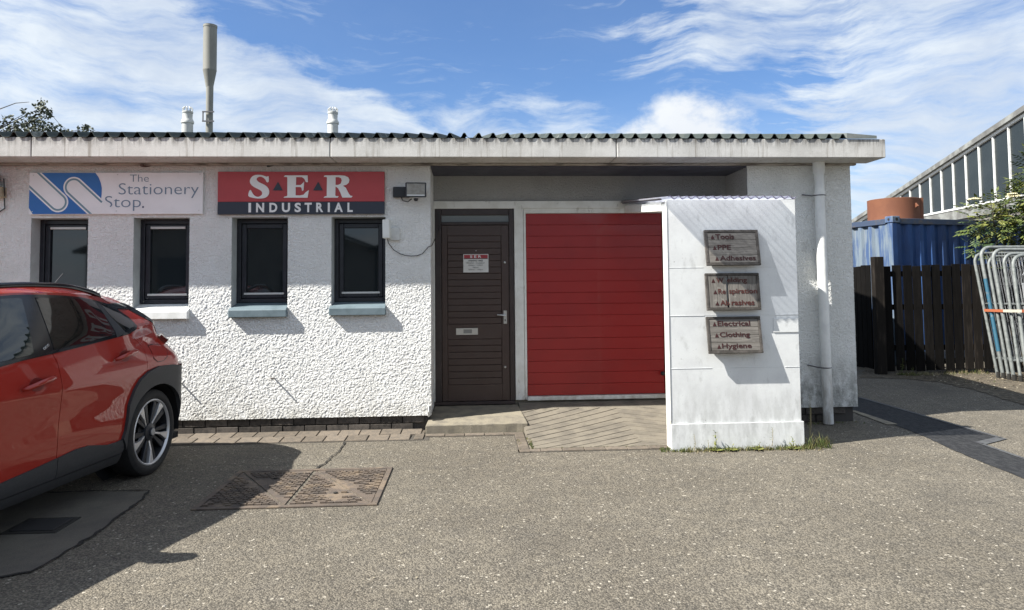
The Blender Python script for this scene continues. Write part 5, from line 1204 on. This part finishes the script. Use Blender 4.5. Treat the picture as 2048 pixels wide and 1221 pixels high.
# ------------------------------------------------------------------ stacked temporary fence panels
m_galv = mat('galvanised_tube', (.20, .215, .21), .6, .2, c2=(.13, .145, .14), vs=14, fine=.06, dirt=((.10, .09, .08), 12., .62, .74, .6, (1, 1, .4)))
m_bluep = mat('blue_painted_tube', (.022, .095, .150), .6, c2=(.15, .17, .17), vs=16, vlo=.55, vhi=.7)
m_wire = mat('fence_wire', (.20, .21, .22), .5, .5)
def fpanel(x, y, lean, hgt, label, blue=False, tube=.021, foot=True):
    root = empty('temporary_fence_panel', (x, y, 0), label=label, cat='fence panel', group='temporary fence panels stacked on edge against the dark fence')
    L, r = 2.3, .16; ly = lean[1]/hgt; lx = lean[0]/hgt
    q = lambda u, z: (u+lx*z, ly*z, z)
    pts = [q(0, .0), q(0, hgt-r)]+[q(r-r*math.cos(R(a)), hgt-r+r*math.sin(R(a))) for a in (15, 30, 45, 60, 75, 90)]+[q(L-r, hgt)]+[q(L-r+r*math.sin(R(a)), hgt-r+r*math.cos(R(a))) for a in (15, 30, 45, 60, 75, 90)]+[q(L, 0)]
    MB().tube(pts, tube, 10).build('tube_frame', m_galv, root, local=True, smooth=True)
    if blue: MB().tube([q(0, .42), q(0, 1.55)], tube+.0015, 10).build('painted_sleeve', m_bluep, root, local=True, smooth=True)
    MB().tube([q(0, .30), q(L, .30)], tube*.8, 8).tube([q(0, 1.15), q(L, 1.15)], tube*.6, 8).build('cross_rail', m_galv, root, local=True)
    wm = MB()
    for k in range(1, 46):
        u = k*.05; h_ = hgt-.03 if r < u < L-r else hgt-.10
        if u < L-.03: wm.tube([q(u, .30), q(u, h_)], .0022, 3, caps=False)
    for z in (.6, .9, 1.45, 1.72): wm.tube([q(0, z), q(L, z)], .0026, 3, caps=False)
    wm.build('wire_mesh', m_wire, root, local=True)['kind'] = 'stuff'
    MB().lathe([(tube+.004, .0), (tube+.004, .10)], (0, 0, 0), 10).build('foot_spigot', m_crack, root, local=True)
    return root
labs = ['rearmost and leftmost steel fence panel of the stack, shorter than its neighbour', 'steel fence panel with peeling blue paint down its post', 'low steel fence panel third from the left in the stack', 'tall steel fence panel in the middle of the stack', 'thin steel fence panel second from the front of the stack', 'front steel fence panel of the stack, carrying a grey notice board']
specs = [(8.215, 10.70, (-.10, .30), 1.96), (8.21, 10.58, (-.07, .30), 2.05), (8.205, 10.46, (-.04, .30), 1.90), (8.20, 10.35, (-.04, .30), 2.00), (8.215, 10.24, (.03, .29), 1.93), (8.245, 10.14, (.06, .28), 1.90)]
pan = [fpanel(*s_, labs[i], i == 1, .028 if i in (1, 3, 5) else .023) for i, s_ in enumerate(specs)]
# notice on the front panel
b0 = pan[-1]
o = MB().hexa([(.10, .065, .95), (.62, .065, .95), (.62, .075, .95), (.10, .075, .95)], [(.12, .175, 1.48), (.64, .175, 1.48), (.64, .185, 1.48), (.12, .185, 1.48)]).build('notice_board', mat('grey_notice', (.36, .37, .38), .6, c2=(.24, .25, .26), vs=14, coords='obj'), b0, local=True)
FB = Frame(Vector((8.245+.105, 10.14+.060, .95)), (1, 0, 0), (0, .110, .53))
for ch, v in (('S', .40), ('M', .27), ('C', .10)): text('lettering', ch, FB, .045, .135, v, v+.095, m_ink, b0, bold=.02)
FB2 = Frame(Vector((8.245+.12, 10.14+.17, 1.60)), (.75, 0, -.66), (.66, .14, .75))
MB().add([FB2.P(0, 0, .012), FB2.P(.26, 0, .012), FB2.P(.26, .075, .012), FB2.P(0, .075, .012), FB2.P(0, 0, .002), FB2.P(.26, 0, .002), FB2.P(.26, .075, .002), FB2.P(0, .075, .002)], [(0, 1, 2, 3), (7, 6, 5, 4), (0, 4, 5, 1), (1, 5, 6, 2), (2, 6, 7, 3), (3, 7, 4, 0)]).build('tag_strip', mat('grey_strip', (.30, .31, .32), .5, c2=(.2, .2, .21), vs=20), b0)
sp_ = empty('barrier_strap', (8.2, 10.25, 1.0), label='orange and white tape strapped round the stacked steel panels', cat='strap')
P = [(8.13, 10.83, 1.03), (8.15, 10.30, 1.035), (8.22, 10.17, 1.04), (8.42, 10.10, 1.04), (8.9, 10.12, 1.04)]
m_so, m_sw_ = mat('strap_orange', (.33, .10, .045), .6), mat('strap_white', (.42, .38, .30), .6, c2=(.4, .38, .33), vs=20)
segs = [(P[0], (8.145, 10.45, 1.034), m_so), ((8.145, 10.449, 1.034), P[2], m_sw_), (P[2], P[3], m_so), (P[3], P[4], m_sw_)]
for a_, b_, mm_ in segs:
    a_, b_ = Vector(a_), Vector(b_); MB().prism([a_, b_, b_+Vector((0, 0, .042)), a_+Vector((0, 0, .042))], (-.0015, -.0035, 0)).build('strap_band', mm_, sp_)

# ------------------------------------------------------------------ vegetation
m_leaf = mat('elder_leaf', (.075, .105, .025), .55, c2=(.17, .175, .04), vs=3.2, vlo=.42, vhi=.62, rnd=0, spec=.4)
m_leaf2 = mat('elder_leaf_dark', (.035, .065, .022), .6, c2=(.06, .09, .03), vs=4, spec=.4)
m_twig = mat('twig', (.09, .075, .055), .9)
m_flw = mat('cream_flower', (.70, .65, .42), .8)
m_tl = mat('tree_leaf_left', (.055, .070, .045), .6, c2=(.10, .11, .075), vs=5, spec=.4); m_bark = mat('bark', (.06, .055, .05), .9)
def leaf(mb, c, d, up, L, w_, mi=0):
    d = d.normalized(); s_ = d.cross(up); s_ = s_.normalized() if s_.length > 1e-4 else Vector((1, 0, 0)); n = s_.cross(d)
    a = c; b = c+d*L*.45+s_*w_-n*.1*L; e_ = c+d*L-n*.12*L; f_ = c+d*L*.45-s_*w_-n*.1*L; g_ = c+d*L*.5
    mb.add([a, b, e_, f_, g_], [(0, 1, 4), (1, 2, 4), (0, 4, 3), (4, 2, 3)], mi)
def rv(): 
    v = Vector((random.gauss(0, 1), random.gauss(0, 1), random.gauss(0, 1))); return v.normalized()
def compound(mb, c, d, L, mi=0):              # pinnate elder leaf: 5-7 leaflets
    d = d.normalized(); up = (Vector((0, 0, 1))+rv()*.3); s_ = d.cross(up).normalized()
    for t_ in (.35, .62, .88):
        for sg in (1, -1): leaf(mb, c+d*L*t_+Vector((0, 0, -.10*L*t_*t_)), s_*sg+d*.6+Vector((0, 0, -.25)), up, L*.50, L*.12, mi)
    leaf(mb, c+d*L+Vector((0, 0, -.1*L)), d+Vector((0, 0, -.3)), up, L*.5, L*.13, mi)
eld = empty('elder_bush', (9.5, 11.75, 0), label='elder bush with cream flower heads hanging over the dark fence at the right edge', cat='bush')
lm, ld, tw, fl_ = MB(), MB(), MB(), MB()
random.seed(21)
def clump(c, rad, n, mb, sz=.20):
    for _ in range(n):
        v = rv(); p = Vector(c)+Vector((v.x*rad[0], v.y*rad[1], v.z*rad[2]))*random.uniform(.35, 1.0)**.5
        d = v*.8+Vector((random.uniform(-.3, .3), random.uniform(-.5, 0), random.uniform(-.15, .5)))
        compound(mb, p, d, random.uniform(.7, 1.15)*sz)
EC = [((9.05, 11.75, 2.66), (.40, .30, .26), 46), ((9.35, 11.7, 2.45), (.42, .30, .28), 60), ((9.65, 11.7, 2.75), (.42, .35, .36), 60), ((9.95, 11.75, 3.15), (.34, .35, .34), 46),
      ((10.2, 11.9, 3.55), (.35, .4, .35), 36), ((9.75, 11.8, 2.15), (.45, .35, .26), 46), ((8.85, 11.7, 2.42), (.26, .2, .12), 16), ((10.5, 12.0, 2.9), (.6, .5, .7), 90), ((9.05, 11.8, 2.15), (.22, .2, .13), 10), ((9.30, 11.75, 2.90), (.16, .14, .12), 10)]
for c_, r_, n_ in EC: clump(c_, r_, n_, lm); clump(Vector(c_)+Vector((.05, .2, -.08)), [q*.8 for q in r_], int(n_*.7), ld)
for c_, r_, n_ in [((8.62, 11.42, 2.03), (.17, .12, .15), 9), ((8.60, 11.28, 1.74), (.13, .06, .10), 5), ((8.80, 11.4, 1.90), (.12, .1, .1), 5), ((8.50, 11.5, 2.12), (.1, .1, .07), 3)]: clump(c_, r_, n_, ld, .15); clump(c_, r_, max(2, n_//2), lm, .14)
base_ = Vector((9.6, 11.95, 0))
for tgt in [c_[0] for c_ in EC]+[(8.62, 11.42, 2.0)]:
    T = Vector(tgt); mid_ = (base_+T)/2+Vector((random.uniform(-.1, .1), .1, .35)); tw.tube([base_+rv()*.05, mid_, T, T+(T-mid_)*.25], [.03, .02, .009, .004], 5)
tw.tube([(9.0, 11.6, 2.2), (8.72, 11.42, 1.95), (8.60, 11.27, 1.62)], [.008, .006, .003], 5)
for c_, r_ in [((8.545, 11.5, 2.885), .10), ((9.20, 11.45, 2.93), .115), ((9.16, 11.42, 2.955), .07), ((9.46, 11.35, 2.52), .15), ((9.9, 11.4, 3.4), .10)]:
    for _ in range(340):
        a = random.uniform(0, 6.28); q = r_*random.random()**.5; p = Vector(c_)+Vector((q*math.cos(a), q*math.sin(a)*.8, .03-q*q*1.5+random.uniform(-.006, .006)))
        s_ = .013; v = rv()*s_; u_ = v.orthogonal().normalized()*s_; fl_.add([p-v, p+u_, p+v, p-u_], [(0, 1, 2, 3)])
lm.build('leaves', m_leaf, eld)['kind'] = 'stuff'; ld.build('inner_leaves', m_leaf2, eld)['kind'] = 'stuff'; tw.build('stems', m_twig, eld); fl_.build('flower_heads', m_flw, eld)['kind'] = 'stuff'

tr = empty('tree', (-12.5, 18, 0), label='sparse leafy tree top showing above the roof at the far left', cat='tree')
random.seed(5)
bl_, br_ = MB(), MB()
trunk = [(-12.9, 18, 0), (-12.8, 18, 2.5), (-12.6, 18, 4.4)]; br_.tube(trunk, [.16, .13, .09], 8)
TCL = [((-10.55, 18, 6.02), .20, 44), ((-10.42, 18, 5.84), .15, 26), ((-10.72, 18, 5.72), .2, 30), ((-10.95, 18, 5.86), .10, 10), ((-11.35, 18, 5.75), .14, 10), ((-11.0, 18, 5.5), .30, 70), ((-10.6, 18, 5.45), .34, 95),
       ((-10.25, 18, 5.42), .26, 55), ((-9.95, 18, 5.36), .16, 26), ((-9.55, 18, 5.44), .14, 20), ((-9.42, 18, 5.50), .10, 12), ((-9.3, 18, 5.36), .10, 10), ((-11.5, 18.1, 5.35), .36, 95), ((-10.9, 18.1, 5.2), .5, 120), ((-10.2, 18, 5.15), .4, 90), ((-11.9, 18, 5.6), .4, 90), ((-12.4, 18, 5.9), .5, 120), ((-11.6, 18, 4.8), .7, 150), ((-12.8, 18, 5.2), .8, 160)]
for c_, r_, n_ in TCL:
    T = Vector(c_); s0_ = Vector((-12.6, 18, 4.4)); br_.tube([s0_, (s0_+T)/2+Vector((0, 0, .25)), T], [.04, .018, .005], 5)
    for _ in range(int(n_*1.9)):
        v = rv(); p = T+v*r_*random.uniform(.3, 1.05); leaf(bl_, p, rv(), rv(), random.uniform(.065, .11), random.uniform(.026, .040))
br_.tube([(-12.2, 17.9, 5.4), (-11.6, 17.9, 5.90), (-11.1, 17.9, 6.10), (-10.78, 17.9, 6.13)], [.02, .014, .010, .006], 5); br_.tube([(-10.35, 18, 5.9), (-10.1, 18, 5.6), (-9.85, 18, 5.42)], [.006, .005, .004], 4); br_.tube([(-9.4, 18, 5.47), (-9.15, 18, 5.42), (-8.95, 18, 5.32)], [.005, .004, .003], 4)
bl_.build('crown', m_tl, tr)['kind'] = 'stuff'; br_.build('trunk', m_bark, tr)

# weeds round the screen foot, ramp joints and fence foot
m_grass = mat('grass_blades', (.075, .10, .028), .7, c2=(.16, .145, .06), vs=14, vlo=.45, vhi=.6, spec=.3)
m_dry = mat('dry_stalks', (.30, .25, .15), .8)
random.seed(11)
def tuft(mb, x, y, n, h, sp=.03, z=0.):
    for _ in range(n):
        a = random.uniform(0, 6.28); q = random.random()*sp; p = Vector((x+q*math.cos(a), y+q*math.sin(a), z)); l = h*random.uniform(.4, 1.1)
        t_ = Vector((random.uniform(-.6, .6), random.uniform(-.7, .35), 1))*l; s_ = Vector((random.uniform(-1, 1), random.uniform(-.4, .4), 0)).normalized()*random.uniform(.0015, .003)
        m_ = p+t_*.55+Vector((0, 0, l*.12)); mb.add([p-s_, p+s_, m_+s_*.8, m_-s_*.8, p+t_], [(0, 1, 2, 3), (3, 2, 4)])
gr, dr = MB(), MB()
for _ in range(120):
    x = random.uniform(1.88, 3.1)*1. ; w_ = .4+.6*abs(math.sin(x*7.3)); tuft(gr, x, YK-.03-random.random()*.05*w_, random.randint(4, 10), .035+.03*w_*random.random())
for _ in range(26): tuft(gr, random.uniform(2.95, 3.28), random.uniform(6.36, 6.52), 9, random.uniform(.05, .14), .04)
for _ in range(30): tuft(gr, random.uniform(1.72, 1.90), random.uniform(6.40, 6.55), 6, .035)
for _ in range(50): tuft(gr, .565+random.uniform(-.02, .015), random.uniform(6.6, 7.1), 5, .022, .012, .01)
for _ in range(22): tuft(gr, .46+random.uniform(-.015, .015), random.uniform(6.5, 7.0), 4, .018, .012, .004)
for _ in range(80): tuft(gr, random.uniform(.56, 1.8), 6.628+random.uniform(-.01, .008), 4, .012, .012, .006)
for _ in range(26): tuft(dr, random.uniform(2.0, 3.2), 6.37+random.uniform(-.05, .03), 5, .02, .05)
for _ in range(80): tuft(gr if random.random() < .6 else dr, random.uniform(6.9, 8.4), random.uniform(11.05, 11.28), 8, random.uniform(.03, .10), .05)
for _ in range(60): tuft(gr if random.random() < .4 else dr, random.uniform(7.0, 12), random.uniform(9.6, 11.0), 5, random.uniform(.02, .05), .05)
for _ in range(20): tuft(gr, 3.86+random.uniform(-.4, .4), YW-.02+random.uniform(-.08, 0), 4, .03)
o = gr.build('grass', m_grass); tag(o, 'short green grass growing along the foot of the white screen and kerbs', 'grass', kind='stuff')
o = dr.build('dry_grass', m_dry); tag(o, 'dry straw-coloured grass at the foot of the fence and screen', 'grass', kind='stuff')
def weed(x, y, h, style, label, z=0.):
    t = empty('weed', (x, y, z), label=label, cat='weed', group='weeds growing at the foot of the white screen and fence'); st, lf = MB(), MB(); top_ = Vector((x+random.uniform(-.03, .03), y-.01, z+h))
    b0_ = Vector((x, y, z))
    st.tube([b0_, (b0_+top_)/2+Vector((.008, 0, 0)), top_], [.0032, .0026, .0015], 5)
    n = int(h/.022)
    for k in range(n):
        t_ = (k+1)/n; p = b0_.lerp(top_, t_)
        for sg in range(2):
            d = rv(); d.z = abs(d.z)*.5+.1; L = (.055*(1-t_*.6) if style == 'leafy' else .018)*random.uniform(.7, 1.2); leaf(lf, p, d, Vector((0, 0, 1)), L, L*.22)
    if style != 'stalk':
        for k in range(9): a = k*.7; leaf(lf, b0_+Vector((0, 0, .008)), Vector((math.cos(a), math.sin(a), .35)), Vector((0, 0, 1)), random.uniform(.06, .10), .018)
    st.build('stem', m_grass if style != 'stalk' else m_dry, t); lf.build('leaves', m_leaf, t)['kind'] = 'stuff'
weed(2.215, 6.40, .185, 'leafy', 'tall leafy weed in front of the white screen, left of centre')
weed(2.02, 6.41, .155, 'stalk', 'thin bare weed stalk near the left end of the white screen foot')
weed(2.14, 6.405, .10, 'stalk', 'short weed stalk left of the tall leafy weed')
weed(2.36, 6.40, .05, 'leafy', 'low broad-leaved rosette weed in front of the white screen')
weed(2.73, 6.40, .20, 'stalk', 'thin tall weed stalk near the right end of the white screen foot')
weed(2.60, 6.40, .07, 'leafy', 'small leafy weed between the rosette and the tall right stalk')
weed(2.93, 6.40, .11, 'leafy', 'bushy leafy weed at the right corner of the white screen')
weed(3.16, 6.55, .34, 'stalk', 'tall dry twiggy weed beside the right end of the white screen')
weed(3.28, 6.80, .42, 'stalk', 'tallest dry twiggy weed in the shade behind the white screen')
weed(6.98, 11.22, .26, 'leafy', 'small leafy plant at the foot of the fence by the corner post')
weed(7.12, 11.15, .14, 'leafy', 'lower leafy plant at the fence foot right of the corner post')
# litter and pebbles
random.seed(3)
mb = MB()
for _ in range(420):
    x, y = random.uniform(6.9, 9.5), random.uniform(9.6, 11.25); a = random.uniform(0, 6.28); s_ = random.uniform(.006, .022)
    p = Vector((x, y, .010)); u_ = Vector((math.cos(a), math.sin(a), random.uniform(0, .6)))*s_; v = Vector((-math.sin(a), math.cos(a), random.uniform(0, .6)))*s_*.7
    mb.add([p-u_, p+v, p+u_, p-v+Vector((0, 0, .004))], [(0, 1, 2), (0, 2, 3)])
tag(mb.build('leaf_litter', mat('litter', (.34, .30, .22), .9, c2=(.12, .10, .07), vs=40)), 'pale leaf litter scattered on the soil by the fence', 'leaf litter', kind='stuff')
mb = MB()
def peb(x, y, s_):
    n = 6; R_ = [(x+s_*random.uniform(.7, 1.1)*math.cos(2*math.pi*k/n), y+s_*.7*random.uniform(.7, 1.1)*math.sin(2*math.pi*k/n)) for k in range(n)]
    mb.add([(a, b, .0) for a, b in R_]+[(x+(a-x)*.6, y+(b-y)*.6, s_*.55) for a, b in R_], [tuple(range(n, 2*n))]+[(k, (k+1) % n, (k+1) % n+n, k+n) for k in range(n)])
for _ in range(520):
    y = 2.6+6.0*random.random()**1.2; x = random.uniform(-.62*y-.3, .72*y+.3)
    if -2 < x < -.6 and 5 < y < 6.1: continue
    if y > 6.35 and x < 3.2: continue
    peb(x, y, random.uniform(.0025, .0075)*(1 if random.random() > .04 else 1.8))
tag(mb.build('loose_grit', mat('pale_grit', (.42, .39, .33), .9, c2=(.24, .22, .19), vs=25)), 'scattered pale grit lying on the tarmac', 'grit', kind='stuff')

mb = MB(); random.seed(17)
for _ in range(70):
    y = 2.8+5.0*random.random(); x = random.uniform(-.5*y, .66*y); a = random.uniform(0, 6.28); s_ = random.uniform(.005, .014)
    if y > 6.3 and .4 < x < 3.2: continue
    u_ = Vector((math.cos(a), math.sin(a), .15))*s_; v = Vector((-math.sin(a), math.cos(a), .3))*s_*.5; p = Vector((x, y, .006))
    mb.add([p-u_, p+v, p+u_, p-v+Vector((0, 0, .004))], [(0, 1, 2), (0, 2, 3)])
tag(mb.build('fallen_leaves', MATS['litter']), 'tiny dry leaves and scraps scattered over the tarmac', 'leaf litter', kind='stuff')

# ------------------------------------------------------------------ unit across the yard (seen reflected in the windows)
m_ow = mat('opposite_wall', (.30, .30, .28), .9, c2=(.24, .24, .23), vs=1)
ob = empty('opposite_unit', (0, -16, 0), label='grey gabled unit across the yard, seen only as a reflection in the windows', cat='building')
for gx in (-16, -4, 8):
    MB().box(gx+.05, gx+11.95, -26, -15, 0, 3.1).prism([(gx, -15, 3.1), (gx+12, -15, 3.1), (gx+6, -15, 5.3)], (0, -11, 0)).build('wall', m_ow, ob)
    for s_ in (0, 1):
        a_, b_ = (gx-.3, 3.0), (gx+6, 5.42)
        if s_: a_, b_ = (gx+6, 5.42), (gx+12.3, 3.0)
        MB().prism([(a_[0], -14.6, a_[1]), (b_[0], -14.6, b_[1]), (b_[0], -14.6, b_[1]+.12), (a_[0], -14.6, a_[1]+.12)], (0, -11.6, 0)).build('roof', m_roof, ob)
    box('door', gx+3, gx+6.5, -15, -14.9, 0, 2.8, mat('opposite_door', (.08, .10, .12), .6), ob); box('window', gx+8, gx+10, -15, -14.95, 1, 2.2, m_glass, ob)
